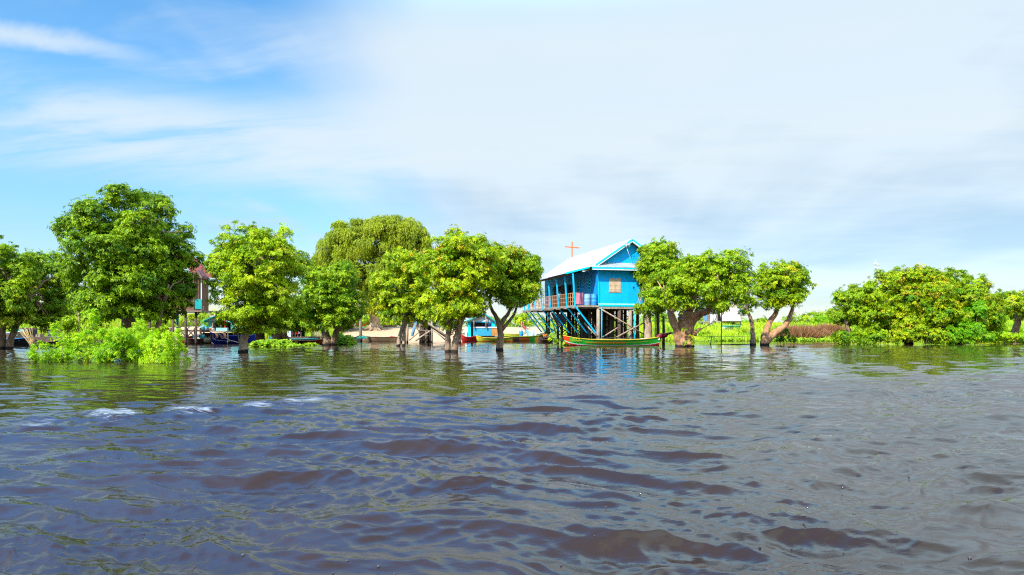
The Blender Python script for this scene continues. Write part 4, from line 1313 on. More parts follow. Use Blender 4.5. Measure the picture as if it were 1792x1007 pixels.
barrel('deep blue plastic barrel on the veranda, against the corner of the church', -0.33, M_barrel)
barrel('faded pale blue barrel on the veranda, beside the pink cloth', -0.95, M_barrel2)


def cloth(name, label, cat, corners, m, group=None, wav=0.04, nx=10, nz=8, seed=0):
    """a hanging sheet of cloth with folds; corners tl, tr, br, bl in world space"""
    tl, tr, br, bl = map(Vector, corners)
    n = (tr - tl).cross(bl - tl).normalized()
    q = MB()
    vs = []
    for th in (0, 0.02):
        for j in range(nz + 1):
            for i in range(nx + 1):
                u, v_ = i / nx, j / nz
                p = tl.lerp(tr, u).lerp(bl.lerp(br, u), v_) + n * (wav * math.sin(u * 9 + seed + v_ * 1.5) * (0.3 + v_) + th)
                p.z -= 0.03 * math.sin(u * 3.14) * (1 - v_)
                vs.append(p - tl)
    k = (nx + 1) * (nz + 1)
    fs = []
    for j in range(nz):
        for i in range(nx):
            a = j * (nx + 1) + i
            fs.append((a, a + nx + 1, a + nx + 2, a + 1))
            fs.append((k + a, k + a + 1, k + a + nx + 2, k + a + nx + 1))
    q.add(vs, fs, 0, True)
    o = q.build(name, m)
    o.location = tl
    return tag(o, label, cat, group)


cloth('cloth', 'pink cloth hung over the end of the veranda railing', 'cloth', [cw(-1.95, 0.80, 4.78), cw(-1.22, 0.80, 4.76), cw(-1.22, 0.84, 3.68), cw(-1.9, 0.84, 3.72)], M_pink)
cols = [('red', (0.5, 0.03, 0.03)), ('yellow', (0.75, 0.5, 0.04)), ('white', (0.7, 0.7, 0.68)), ('teal', (0.05, 0.4, 0.38)), ('dark purple', (0.10, 0.03, 0.10))]
for i, (v0, ci, dz_) in enumerate(((5.2, 0, 0.3), (8.3, 1, 0.0), (12.2, 2, 0.2), (10.6, 1, 0.35), (3.3, 4, 0.2), (14.6, 0, 0.3))):
    cn, cc_ = cols[ci]
    where = ['behind the third blue strut', 'behind the fourth blue strut', 'near the far end', 'behind the fifth blue strut', 'behind the second blue strut', 'at the far end'][i]
    cloth('cloth', cn + ' cloth hung inside the veranda railing ' + where, 'cloth',
          [cw(-2.05, v0 + .7, 4.5 - dz_), cw(-2.05, v0, 4.5 - dz_), cw(-2.02, v0, 3.8), cw(-2.02, v0 + .7, 3.85)], mat('cloth_' + cn.replace(' ', '_'), cc_, 0.9), 'cloths on the veranda', seed=i)
cloth('tarp', 'dark grey tarp slung under the church floor between the stilts', 'tarp', [cw(-1.6, 9.6, 3.1), cw(-1.2, 6.0, 2.9), cw(-0.9, 6.2, 2.0), cw(-1.1, 9.2, 1.6)], M_tarp, wav=0.12)
q = MB().ball((0, 0, 0), 0.42, n=12, sc=(1, 1, 0.8))
o = q.build('storage_jar', M_hullbrown)
o.location = cw(-0.4, 3.4, 2.55)
tag(o, 'round brown jar hanging under the church floor behind the struts', 'jar')
MB().tube([(0, 0, 0.3), (0, 0, 0.95)], 0.02, 5).build('rope', M_rope, o)

# television aerial on the gable
ae = empty('television_aerial', 'thin white television aerial with dangling cable under the gable peak', 'aerial', cw(2.35, -0.72, 9.05), C_RZ)
q = MB().tube([(0.1, 0, -0.35), (0, 0, 0.0), (0, 0, 0.1)], 0.02, 5).tube([(-0.45, 0, 0.0), (0.4, 0, 0.06)], 0.014, 5)
for i in range(6):
    q.tube([(-0.4 + i * .15, -0.02, -0.2), (-0.4 + i * .15, 0.02, 0.2)], 0.011, 4)
q.build('antenna', M_white, ae)
MB().tube([(0.1, 0, -0.35), (0.25, 0, -0.8), (0.6, 0.3, -1.2), (0.85, 0.6, -1.55)], 0.018, 5).build('cable', M_white, ae)


# ------------------------------------------------------------------ boats
def boat(name, label, pxa, pxb, Y, H, B, hull, group=None, yb=None, sheer=(0.35, 0.25), bands=(), gun=None, thwarts=4, inner=None, cat='boat', tf=0.62):
    """pxa / pxb: left and right ends in the photo at distances Y and yb. s runs left to right."""
    yb = yb or Y
    A, Bp = P(pxa, HZ, Y), P(pxb, HZ, yb)
    A.z = Bp.z = 0
    L = (Bp - A).length
    root = empty(name, label, cat, (A + Bp) / 2, math.atan2(Bp.y - A.y, Bp.x - A.x), group)

    def pt(s, t, side, off=0.0):
        e = abs(2 * s - 1)
        b_ = B / 2 * (1 - e ** 2.6) ** 0.75 + 0.03
        k = -0.14 + (sheer[0] * 0.9 if s < .5 else sheer[1] * 0.9) * e ** 5
        gz = H + (sheer[0] if s < .5 else sheer[1]) * e ** 3
        x = (s - 0.5) * L * (1 - 0.05 * (1 - t) * e ** 2)
        return Vector((x, side * (b_ * t ** 0.5 * (0.72 + 0.28 * t) + off), k + (gz - k) * t))

    NS, NT = 44, 7

    def strip(mb, side, s0, s1, t0f, t1f, off, nt=3):
        vs, fs = [], []
        for i in range(NS + 1):
            s = s0 + (s1 - s0) * i / NS
            t0_ = t0f(s) if callable(t0f) else t0f
            t1_ = t1f(s) if callable(t1f) else t1f
            for j in range(nt + 1):
                vs.append(pt(s, t0_ + (t1_ - t0_) * j / nt, side, off))
        for i in range(NS):
            for j in range(nt):
                a = i * (nt + 1) + j
                f = (a, a + nt + 1, a + nt + 2, a + 1)
                fs.append(f if side < 0 else f[::-1])
        mb.add(vs, fs, 0, True)

    q = MB()
    for sd_ in (-1, 1):
        strip(q, sd_, 0, 1, 0, 1, 0, NT)
    q.build('hull', hull, root)
    q = MB()
    for sd_ in (-1, 1):
        strip(q, -sd_, 0.02, 0.98, 0.02, 0.99, 0, NT)
        q.v = [v_ for v_ in q.v]
    q.v = [(v_[0], v_[1] * 0.94 - 0.0, v_[2] + 0.03) for v_ in q.v]
    q.f = [f for f in q.f]
    q.build('inner_hull', inner or M_hullbrown, root)
    for (s0, s1, t0, t1, mm, nm) in bands:
        q = MB()
        for sd_ in (-1, 1):
            strip(q, sd_, s0, s1, t0, t1, 0.008 if nm != 'stripe' else 0.014)
        q.build(nm, mm, root)
    for sd_ in (-1, 1):
        MB().tube([pt(i / 24, 1.0, sd_, 0.0) + Vector((0, 0, 0.01)) for i in range(25)], 0.028, 6).build('gunwale', gun or hull, root)
    for i in range(thwarts):
        s = 0.2 + 0.62 * i / max(1, thwarts - 1)
        w_ = pt(s, 1, 1).y * 2
        z = pt(s, 0.8, 1).z
        MB().box((pt(s, 1, 1).x, 0, z), (0.22, w_ * 0.80, 0.035)).build('thwart', gun or M_wood, root)
    return root, pt, L


YG = 59.5
gb, gpt, gL = boat('longtail_boat', 'long green wooden boat with yellow rim, red bottom and yellow CCC on its orange bow', 985, 1158, YG, 0.50, 1.25, M_green,
                   sheer=(0.40, 0.28), gun=M_yellow, yb=59.5,
                   bands=((0.0, 1.0, 0.0, 0.24, M_red, 'bottom_paint'), (0.0, 1.0, 0.24, 0.31, M_white, 'stripe'),
                          (0.30, 0.62, 0.52, 0.74, M_orange, 'side_flash'), (0.22, 0.62, 0.56, 0.64, M_yellow, 'stripe'), (0.62, 0.86, 0.66, 0.71, M_yellow, 'stripe'),
                          (0.0, 0.065, 0.401, 0.97, M_redorange, 'bow_paint'),
                          (0.22, 0.30, 0.60, 0.74, M_lime, 'side_flash')))
fc = bpy.data.curves.new('bow_lettering', 'FONT')
fc.body = 'CCC'
fc.size = 0.40
fc.extrude = 0.006
fc.offset = 0.012
fc.materials.append(M_yellow)
ft = bpy.data.objects.new('letter_source', fc)
col.objects.link(ft)
bpy.context.view_layer.update()
fm_ = bpy.data.meshes.new_from_object(ft.evaluated_get(bpy.context.evaluated_depsgraph_get()))
bpy.data.objects.remove(ft)
fo = bpy.data.objects.new('bow_lettering', fm_)
if not fm_.materials: fm_.materials.append(M_yellow)
col.objects.link(fo)
fo.parent = gb
p0, p1 = gpt(0.085, 0.6, -1), gpt(0.175, 0.6, -1)
fo.location = (p0.x, gpt(0.085, 0.62, -1, 0.09).y, 0.40)
up_ = gpt(0.13, 0.95, -1) - gpt(0.13, 0.5, -1)
fo.rotation_euler = (R(90) - math.atan2(-up_.y * -1, up_.z) * -1 * 0 + math.atan2(-up_.y, up_.z), 0, math.atan2(p1.y - p0.y, p1.x - p0.x))
for i, (s_, lb) in enumerate(((0.42, 'long wooden oar lying across the middle of the green boat'), (0.60, 'short wooden oar lying in the right half of the green boat'))):
    a = gpt(s_, 1.0, 0) + gb.location
    o = MB().tube([(-0.9 + i * .2, 0, 0), (0.7, 0.1, 0.10)], 0.022, 6).box((0.86, 0.11, 0.11), (0.36, 0.14, 0.02)).build('oar', M_wood)
    o.location = (a.x, a.y + 0.1, a.z + 0.06)
    tag(o, lb, 'oar', 'oars in the green boat')
# engine at the right end under a dark red cover
eng = empty('outboard_engine', 'dark red covered engine with tail rod at the right end of the green boat', 'engine', P(1159, 588, YG))
MB().ball((0.0, 0, 0.02), 0.5, n=12, sc=(1.0, 0.4, 0.42)).ball((-0.25, 0, -0.08), 0.32, n=10, sc=(1, .6, .6)).build('cover', M_dkred, eng)
MB().tube([(0.3, 0, 0.12), (0.75, 0, 0.24), (1.1, 0, 0.26)], [0.12, 0.09, 0.03], 7).build('tail_rod', M_dkred, eng)
MB().box((-0.35, 0, -0.22), (0.2, 0.3, 0.3)).build('bracket', M_white, eng)
o = MB().box((0, 0, 0), (0.75, 0.5, 0.05)).build('seat_board', M_white)
o.location = gpt(0.83, 1.0, 0) + gb.location + Vector((0, 0, 0.02))
tag(o, 'white board lying across the green boat near its right end', 'board')
MB().box((0, 0, -0.03), (0.6, 0.06, 0.012)).build('batten', M_wood, o)


def post(label, px, py0, py1, Y, r, m, dx=0.0, name='post', group=None, dY=0.0):
    """a standing pole from the water (or ground) up, dx: lean of its top in photo pixels"""
    a, b_ = P(px, py0, Y), P(px + dx, py1, Y + dY)
    a.z = min(a.z, 0) - 0.5 if Y < 79 else gh(a.x, Y) - 0.3
    root = empty(name, label, 'pole' if r < 0.1 else 'post', (a.x, a.y, max(a.z + .3, 0)), 0, group)
    off = root.location
    mid = a.lerp(b_, 0.5) + Vector((0.02 * (b_ - a).length * 0.4, 0, 0))
    MB().tube([a - off, mid - off, b_ - off], [r * 1.08, r, r * 0.85], 8, jit=0.08, seed=int(px)).build('shaft', m, root)
    MB().tube([b_ - off, b_ - off + Vector((0, 0, 0.02))], [r * 0.8, r * 0.5], 8).build('cut_end', M_post_pale, root)
    return root


post('dark weathered post in the water right of the green boat engine', 1161, 601, 553, 64, 0.13, M_post)
post('slim upright pole with faded top behind the bare twin trunks', 712.5, 597, 548, 70, 0.10, M_post_pale, 0.5, group='stakes by the twin trunks')
post('slender pole left of the pale stake beside the twin trunks', 708.5, 597, 551, 70, 0.09, M_post_pale, 0.8, group='stakes by the twin trunks')
post('short stake between the twin trunks', 702.5, 596, 562, 71, 0.08, M_post_pale, 0, group='stakes by the twin trunks')
post('pale bare pole standing just right of the middle pair of trunks', 804.5, 597, 553, 68, 0.115, M_post_pale, -0.5)
post('leaning grey pole rising from the sand in front of the weeping tree', 632, 592, 508, 76, 0.16, M_post_pale, -5)
post('pale upright post standing at the foot of the timber ramp', 755.5, 597, 560, 70, 0.10, M_post_pale, 0)

# timber stair and ramp right of the twin trunks
st = empty('timber_stair', 'stack of brown timber posts with a long ramp and crossed pale poles', 'stair', P(745, 597, 70))
so = st.location.copy()
so.z = 0
st.location = so
rnd = random.Random(3)
for i, px in enumerate((735, 738, 742, 745.5, 748, 751, 753)):
    for k in range(2):
        yk = 70.3 + k * 1.4 + rnd.uniform(0, .5)
        MB().tube([P(px + k * 1.5, HZ, yk) * 1 - so + Vector((0, 0, -2.1)), P(px + rnd.uniform(-1, 1) + k * 1.5, 556 + rnd.uniform(-4, 8), yk) - so], 0.09, 7,
                  jit=.08, seed=i).build('post', M_post if (i + k) % 3 else M_wood, st)
for (a, b_, r, mm) in (((718, 546), (783, 590), 0.10, M_pole), ((722, 549), (788, 594), 0.09, M_pole), ((727, 597), (752, 580), 0.09, M_pole), ((716, 596), (733, 582), 0.07, M_pole),
                      ((717, 558), (736, 585), 0.05, M_pole), ((757, 578), (779, 595), 0.06, M_post_pale)):
    MB().tube([P(a[0], a[1], 69.6) - so, P((a[0] + b_[0]) / 2 + 0.6, (a[1] + b_[1]) / 2 - 0.8, 69.7) - so, P(b_[0], b_[1], 69.8) - so], r, 7, jit=.06).build('pole', mm, st)
ra = MB().slab(P(724, 553, 70.2) - so, P(782, 593, 70.2) - so, P(782, 593, 71.6) - so, P(724, 553, 71.6) - so, 0.12)
for i in range(9):
    t = i / 8
    a, b_ = P(724 + 58 * t, 552 + 40 * t, 70.1), P(724 + 58 * t, 552 + 40 * t, 71.7)
    ra.beam(a - so, b_ - so, 0.08, 0.06)
ra.build('ramp', M_post, st)
for k in range(4):
    a, b_ = P(733, 560 + k * 9, 70.1), P(756, 561 + k * 9, 70.1)
    MB().beam(a - so, b_ - so, 0.08, 0.08).build('crosspiece', M_wood, st)
o = MB().beam((0, 0, 0), P(731, 553, 72) - P(721, 588, 71), 0.34, 0.05).box((0.1, 0.1, 0.3), (0.36, 0.08, 0.05)).build('plank', mat('faded_blue_board', (0.16, 0.30, 0.36), 0.7, c2=(0.1, 0.2, 0.26)))
o.location = P(721, 588, 71)
tag(o, 'faded blue plank leaning against the timber stair', 'plank')

# ------------------------------------------------------------------ floating house in the middle and the painted boats before it
Yh = 79.0
fh = empty('floating_house', 'floating house with white gable and blue boards between the middle tree trunks', 'house', (P(838, 597, Yh).x, Yh, 0))
fo_ = fh.location.copy()


def W_(px, py, dy=0.0, Y=None):
    return P(px, py, (Y or Yh) + dy)


def lbox(px0, px1, py0, py1, Y, d, o, mb=None, mi=0):
    """a box whose front face fills the given photo rectangle at distance Y, d deep, relative to o"""
    a, b_ = P(px0, py1, Y), P(px1, py0, Y)
    mb = mb or MB()
    mb.box(((a.x + b_.x) / 2 - o.x, Y + d / 2 - o.y, (a.z + b_.z) / 2 - o.z), (abs(b_.x - a.x), d, abs(b_.z - a.z)), mi)
    return mb


def prism(mb, pts, Y, d, o, mi=0):
    a = [P(x, y_, Y) - o for x, y_ in pts]
    b_ = [p + Vector((0, d, 0)) for p in a]
    n = len(a)
    fs = [tuple(range(n - 1, -1, -1)), tuple(range(n, 2 * n))] + [(i, (i + 1) % n, (i + 1) % n + n, i + n) for i in range(n)]
    return mb.add(a + b_, fs, mi)


lbox(809, 872, 590, 600, Yh, 6.0, fo_).build('raft', M_hullbrown, fh)
gab = prism(MB(), [(818, 563), (866, 563), (847, 550.5)], Yh - .05, 0.1, fo_)
gab.build('gable', M_white, fh)
rfm = MB()
for (a, b_) in (((816, 562.5), (847, 549)), ((847, 549), (868, 563))):
    rfm.slab(P(*a, Yh - .5) - fo_, P(*b_, Yh - .5) - fo_, P(*b_, Yh - .5) - fo_ + Vector((-2.2, 6, 0)), P(*a, Yh - .5) - fo_ + Vector((-2.2, 6, 0)), 0.06)
rr_ = rfm.build('roof', M_pent, fh)
q = MB().beam(P(816, 562.5, Yh - .55) - fo_, P(847, 549, Yh - .55) - fo_, 0.05, 0.13).beam(P(847, 549, Yh - .55) - fo_, P(868, 563, Yh - .55) - fo_, 0.05, 0.13)
q.build('bargeboard', M_tealgreen, rr_)
q = MB()
lbox(819, 824, 563, 591, Yh, 0.12, fo_, q)
lbox(860.5, 866, 563, 575, Yh, 0.12, fo_, q)
lbox(824, 861, 563, 564.5, Yh, 0.12, fo_, q)
q.build('wall', M_blue_trim, fh)
q = MB()
lbox(820, 866, 564, 591, Yh + 3.4, 0.1, fo_, q)
q.build('rear_wall', mat('dim_boards', (0.05, 0.06, 0.10), 0.9), fh)  # dark boards, indoor shade put into their colour
lbox(828, 860, 574.5, 588, Yh - .1, 0.1, fo_).build('front_panel', mat('blue_panel', (0.02, 0.28, 0.46), 0.6, c2=(0.05, 0.36, 0.46), scale=3), fh)
lbox(860.3, 873, 574.5, 588, Yh - .1, 0.1, fo_).build('front_panel', mat('orange_brown_panel', (0.62, 0.26, 0.06), 0.7, c2=(0.42, 0.18, 0.06), scale=3), fh)
lbox(828, 873, 572.3, 574.3, Yh - .16, 0.5, fo_).build('sill', M_white, fh)
lbox(813.5, 817, 572, 592, Yh + .1, 0.1, fo_).build('side_panel', M_white, fh)
for px in (829.5, 850.5):
    MB().tube([P(px, 574, Yh - .4) - fo_, P(px, 549, Yh - .4) - fo_], 0.075, 7).build('post', M_post_pale, fh)
cloth('tarp', 'crumpled blue tarp hanging in the opening of the floating house', 'tarp', [P(853, 565.5, Yh + .3), P(859.5, 567, Yh + .3), P(859.5, 573, Yh + .3), P(854, 568, Yh + .3)], M_bluetarp, wav=0.1)

boat('rowing_boat', 'red boat moored against the floating house, left end raised', 806, 837, 77, 0.48, 1.2, M_red, sheer=(0.45, 0.2), thwarts=2, inner=M_dark)
bl, _, _ = boat('rowing_boat', 'yellow and green painted boat in front of the floating house', 833, 898, 75.5, 0.40, 1.1, M_lime, sheer=(0.30, 0.15), thwarts=3,
                bands=((0.0, 0.16, 0.3, 0.98, M_yellow, 'bow_paint'), (0.16, 1.0, 0.0, 0.45, M_orange, 'bottom_paint'), (0.06, 0.11, 0.3, 0.98, M_green, 'bow_stripe')), gun=M_yellow)
boat('rowing_boat', 'long boat patterned in orange, green and brown below the bare sand', 872, 950, 78.5, 0.55, 1.3, M_canoe, sheer=(0.12, 0.2), thwarts=3, gun=M_lime,
     bands=((0.02, 0.30, 0.2, 0.7, M_orange, 'side_paint'), (0.30, 0.46, 0.15, 0.75, M_hullbrown, 'side_paint'), (0.50, 0.68, 0.1, 0.9, M_orange, 'side_paint'),
            (0.70, 0.82, 0.1, 0.9, M_green, 'side_paint'), (0.82, 0.92, 0.1, 0.9, M_yellow, 'side_paint')))
boat('rowing_boat', 'pale turquoise and white boat drawn up beneath the far end of the church', 921, 960, 80.5, 0.85, 1.5, M_teal, sheer=(0.55, 0.1), thwarts=2,
     bands=((0.1, 0.9, 0.45, 0.9, M_white, 'side_paint'),), gun=M_white)
boat('rowing_boat', 'lime green boat hull resting on the sand bank', 882, 916, 83, 0.75, 1.4, M_lime, sheer=(0.1, 0.3), thwarts=2, gun=M_yellow)
# white pole frame with a striped sling
fr = empty('sling_frame', 'white poles holding up a pink and orange sling left of the church', 'frame', P(914, 590, 82))
fo2 = fr.location.copy()
for (a, b_) in (((913.5, 592), (913, 562)), ((916, 586), (922, 577)), ((919, 585), (927, 573)), ((928, 590), (921, 578))):
    MB().tube([P(*a, 82) - fo2, P(*b_, 82) - fo2], 0.055, 6).build('pole', M_post_pale, fr)
q = MB()
pts = [(912, 562), (915, 563), (916.5, 569), (920, 573), (925, 576)]
a = [P(x, y_, 82) - fo2 for x, y_ in pts]
c = [P(x - 1.5, y_ + 5.0, 82.4) - fo2 for x, y_ in pts]
q.add(a + c + [p + Vector((0, .05, 0)) for p in a + c], [(i, i + 1, i + 6, i + 5) for i in range(4)] + [(i + 10, i + 15, i + 16, i + 11) for i in range(4)], 0, True)
q.build('sling', mat('orange_pink_cloth', (0.75, 0.14, 0.08), 0.85, c2=(0.75, 0.28, 0.26), scale=2), fr)
q = MB().tube([(0, 0, 0), (0, 0, 0.05), (0, 0, 0.6), (0, 0, 0.66)], [0.2, 0.23, 0.24, 0.2], 12)
o = q.build('jerrycan', M_barrel)
MB().tube([(0, 0, 0.66), (0, 0, 0.74)], 0.06, 8).build('cap', M_white, o)
o.location = P(912, 589, 80.5)
tag(o, 'small blue drum standing by the foot of the white poles', 'drum')
cloth('cloth', 'grey-blue and white cloth heaped below the church floor at its far end', 'cloth', [P(931, 577, 79), P(936, 577, 79), P(939, 587, 78.6), P(929, 588, 78.6)], mat('pale_grey_cloth', (0.5, 0.56, 0.62), 0.9), wav=.15)
cloth('cloth', 'green cloth hanging between the church stilts near the water', 'cloth', [P(956, 574, 77), P(961, 574, 77), P(961, 586, 77), P(956, 586, 77)], mat('olive_cloth', (0.16, 0.30, 0.04), 0.9))


# ------------------------------------------------------------------ people
def person(label, loc, rz, joints, shirt, trousers, h=1.62):
    """joints: dict name -> (x, y, z) in metres; one continuous skinned body"""
    J = {k: Vector(v_) for k, v_ in joints.items()}
    root = empty('person', label, 'person', loc, rz)
    order = ['pelvis', 'waist', 'chest', 'neck', 'chin', 'head', 'crown']
    radii = dict(pelvis=.125, waist=.105, chest=.13, neck=.05, chin=.065, head=.09, crown=.06, shoulder=.058, elbow=.042, wrist=.028, palm=.036,
                 hip=.085, knee=.056, ankle=.038, toe=.03)
    vs, es, rs = [], [], []

    def addv(p, r):
        vs.append(p)
        rs.append(r)
        return len(vs) - 1

    idx = {}
    prev = None
    for k in order:
        idx[k] = addv(J[k], radii[k])
        if prev is not None:
            es.append((prev, idx[k]))
        prev = idx[k]
    for s in ('l', 'r'):
        prev = idx['chest']
        for k in ('shoulder', 'elbow', 'wrist', 'palm'):
            i = addv(J[s + k], radii[k])
            es.append((prev, i))
            prev = i
        wr, pa = J[s + 'wrist'], J[s + 'palm']
        d = (pa - wr).normalized()
        sx = d.cross(Vector((0, 1, 0.2))).normalized()
        for f in range(4):
            i1 = addv(pa + d * 0.045 + sx * (f - 1.5) * 0.021, 0.0095)
            i2 = addv(pa + d * (0.085 + 0.01 * (f in (1, 2))) + sx * (f - 1.5) * 0.023 + Vector((0, 0, -0.012)), 0.008)
            es += [(prev, i1), (i1, i2)]
        i1 = addv(pa + sx * 0.05 + d * 0.01, 0.011)
        es.append((prev, i1))
        prev = idx['pelvis']
        for k in ('hip', 'knee', 'ankle', 'toe'):
            i = addv(J[s + k], radii[k])
            es.append((prev, i))
            prev = i
    me = bpy.data.meshes.new('body')
    me.from_pydata([tuple(v_) for v_ in vs], es, [])
    me.materials.append(M_skin)
    o = bpy.data.objects.new('body', me)
    col.objects.link(o)
    o.parent = root
    md = o.modifiers.new('skin', 'SKIN')
    md.use_smooth_shade = True
    for i, r in enumerate(rs):
        me.skin_vertices[0].data[i].radius = (r, r)
    me.skin_vertices[0].data[0].use_root = True
    sb = o.modifiers.new('sub', 'SUBSURF')
    sb.levels = sb.render_levels = 1
    # clothes as sleeves round the limbs and the trunk
    q = MB()
    q.tube([J['pelvis'], J['waist'], J['chest'], J['chest'].lerp(J['neck'], 0.6)], [0.165, 0.15, 0.175, 0.09], 12)
    for s in ('l', 'r'):
        q.tube([J['chest'].lerp(J[s + 'shoulder'], .4) + Vector((0, 0, .03)), J[s + 'shoulder'], J[s + 'shoulder'].lerp(J[s + 'elbow'], .7)], [0.10, 0.083, 0.066], 9)
    q.build('shirt', shirt, root)
    q = MB()
    q.tube([J['pelvis'] + Vector((0, 0, .05)), J['pelvis'] - Vector((0, 0, .08))], [0.155, 0.15], 12)
    for s in ('l', 'r'):
        q.tube([J['pelvis'].lerp(J[s + 'hip'], .8), J[s + 'hip'].lerp(J[s + 'knee'], .4), J[s + 'knee'], J[s + 'knee'].lerp(J[s + 'ankle'], .8)], [0.115, 0.10, 0.078, 0.065], 9)
    q.build('trousers', trousers, root)
    q = MB()
    hd, cr2 = J['head'], J['crown']
    up = (cr2 - hd).normalized()
    q.ball(hd + up * 0.035 + Vector((0, 0.018, 0)), 0.105, n=12, sc=(0.95, 1.0, 1.0), zmin=-0.15)
    q.build('hair', M_hair, root)
    q = MB()
    for s in (-1, 1):
        q.ball(hd + Vector((s * 0.032, -0.085, 0.0)), 0.011, n=6)
    q.build('eye', M_hair, root)
    q = MB().ball(hd + Vector((0, -0.098, -0.03)), 0.017, n=6)
    q.build('nose', M_skin, root)
    return root


stand = dict(pelvis=(0, 0, .90), waist=(0, -.01, 1.04), chest=(0, -.03, 1.24), neck=(0, -.03, 1.38), chin=(0, -.04, 1.43), head=(0, -.05, 1.50), crown=(0, -.045, 1.57),
             lshoulder=(-.17, -.02, 1.31), lelbow=(-.25, -.14, 1.10), lwrist=(-.20, -.32, 1.06), lpalm=(-.18, -.39, 1.06),
             rshoulder=(.17, -.02, 1.31), relbow=(.26, -.12, 1.10), rwrist=(.22, -.31, 1.05), rpalm=(.20, -.38, 1.05),
             lhip=(-.09, 0, .84), lknee=(-.10, -.02, .47), lankle=(-.11, .02, .08), ltoe=(-.12, -.13, .04),
             rhip=(.09, 0, .84), rknee=(.11, -.05, .47), rankle=(.12, -.01, .08), rtoe=(.13, -.15, .04))
sit = dict(pelvis=(0, 0, .16), waist=(0, -.02, .30), chest=(0, -.07, .50), neck=(0, -.10, .63), chin=(0, -.12, .68), head=(0, -.13, .75), crown=(0, -.13, .82),
           lshoulder=(-.16, -.08, .57), lelbow=(-.22, -.22, .38), lwrist=(-.14, -.40, .34), lpalm=(-.12, -.47, .33),
           rshoulder=(.16, -.08, .57), relbow=(.30, -.20, .42), rwrist=(.42, -.36, .36), rpalm=(.47, -.41, .35),
           lhip=(-.10, -.04, .15), lknee=(-.17, -.38, .42), lankle=(-.14, -.40, .06), ltoe=(-.14, -.53, .03),
           rhip=(.10, -.04, .15), rknee=(.17, -.38, .42), rankle=(.14, -.40, .06), rtoe=(.14, -.53, .03))
person('person in a pale teal shirt standing at the veranda railing of the church', cw(-1.72, 6.2, FZ), C_RZ - R(72), stand,
       mat('teal_shirt', (0.16, 0.42, 0.38), 0.85), mat('dark_trousers', (0.03, 0.03, 0.05), 0.9))
bo, _, _ = boat('rowing_boat', 'small dark boat by the stilts carrying the person in orange', 941, 968, 73, 0.28, 1.0, M_hullbrown, sheer=(0.2, 0.2), thwarts=0)
p_ = P(953, 590, 73)
person('person in a bright orange shirt sitting in the dark boat by the church stilts', (p_.x, 73.1, 0.22), R(20), sit,
       mat('orange_shirt', (0.80, 0.22, 0.02), 0.85), mat('brown_trousers', (0.12, 0.06, 0.04), 0.9))

# ------------------------------------------------------------------ the left side: red-roofed house on stilts
Yr = 62.5
rh = empty('stilt_house', 'brown stilt house with red roof and turquoise balcony, mostly hidden behind the tallest tree', 'house', (P(320, HZ, Yr).x, Yr, 0))
ro = rh.location.copy()
lbox(262, 339.5, 478, 543, Yr, 3.0, ro).build('wall', M_brownwall, rh)
lbox(255, 352.5, 543.5, 546, Yr - .6, 4.0, ro).build('floor', M_wood, rh)
q = MB()
for (a, b_) in (((255, 480), (300, 440)), ((300, 440), (343, 482))):
    q.slab(P(*a, Yr - .7) - ro, P(*b_, Yr - .7) - ro, P(*b_, Yr - .7) - ro + Vector((0, 4.0, 0)), P(*a, Yr - .7) - ro + Vector((0, 4.0, 0)), 0.07)
q.slab(P(322, 458, Yr - .4) - ro, P(333, 458, Yr - .4) - ro, P(343, 477, Yr - .9) - ro, P(336, 479, Yr - .9) - ro, 0.06)
r_ = q.build('roof', M_redroof, rh)
q = MB()
prism(q, [(337, 482), (353.5, 487.5), (353.5, 483), (345, 472), (337, 479)], Yr - 1.0, 1.2, ro)
q.build('porch_roof', M_brownroof, rh)
lbox(341, 353, 524, 541, Yr - .5, 0.06, ro).build('balcony_panel', M_tealgreen, rh)
for px in (341.5, 347, 352):
    lbox(px - .5, px + .6, 487, 543, Yr - .42, 0.1, ro).build('balcony_post', M_white if px == 352 else M_brownwall, rh)
lbox(352.6, 355, 536, 543, Yr - .4, 0.25, ro).build('planter', M_post_pale, rh)
for i, px in enumerate((343, 325, 303, 278, 262)):
    for k in range(2):
        a, b_ = P(px, 546, Yr + 2.6 * k), P(px, HZ, Yr + 2.6 * k)
        b_.z = -1.0
        b_.x = a.x
        MB().tube([b_ - ro, a - ro], 0.11, 7, jit=.05, seed=i).build('stilt', M_post, rh)
MB().beam(P(343, 553, Yr) - ro, P(350, 546, Yr) - ro, 0.08, 0.08).build('brace', M_post, rh)
q = MB()
for (a, b_) in (((303, 590), (325, 560)), ((325, 590), (303, 560)), ((325, 592), (343, 574)), ((343, 592), (325, 574))):
    q.beam(P(*a, Yr + .1) - ro, P(*b_, Yr + .15) - ro, 0.07, 0.09)
q.build('cross_brace', M_post, rh)
# boarded jetty under it
jt = empty('jetty', 'dark timber jetty with crossed braces left of the turquoise floating house', 'jetty', (P(325, HZ, 69).x, 69, 0))
jo = jt.location.copy()
lbox(296, 352, 577.5, 580.5, 69, 2.2, jo).build('deck', M_post, jt)
for px in (299, 313, 327, 341, 351):
    MB().tube([P(px, 605, 69.2) - jo, P(px, 574, 69.2) - jo], 0.10, 7, jit=.06).build('post', M_post, jt)
for (a, b_) in (((300, 594), (312, 580)), ((312, 594), (300, 580)), ((310, 592), (345, 560)), ((335, 580), (352, 570))):
    MB().beam(P(*a, 68.9) - jo, P(*b_, 68.95) - jo, 0.08, 0.09).build('brace', M_wood, jt)
o = MB().tube([(0, 0, 0), (0, 0, 1.9)], 0.11, 8).box((0, 0, 1.0), (0.26, 0.26, 0.04)).build('post', M_tealgreen)
o.location = P(310.5, 578, 66.5)
tag(o, 'turquoise painted post in front of the jetty below the tallest tree', 'post')

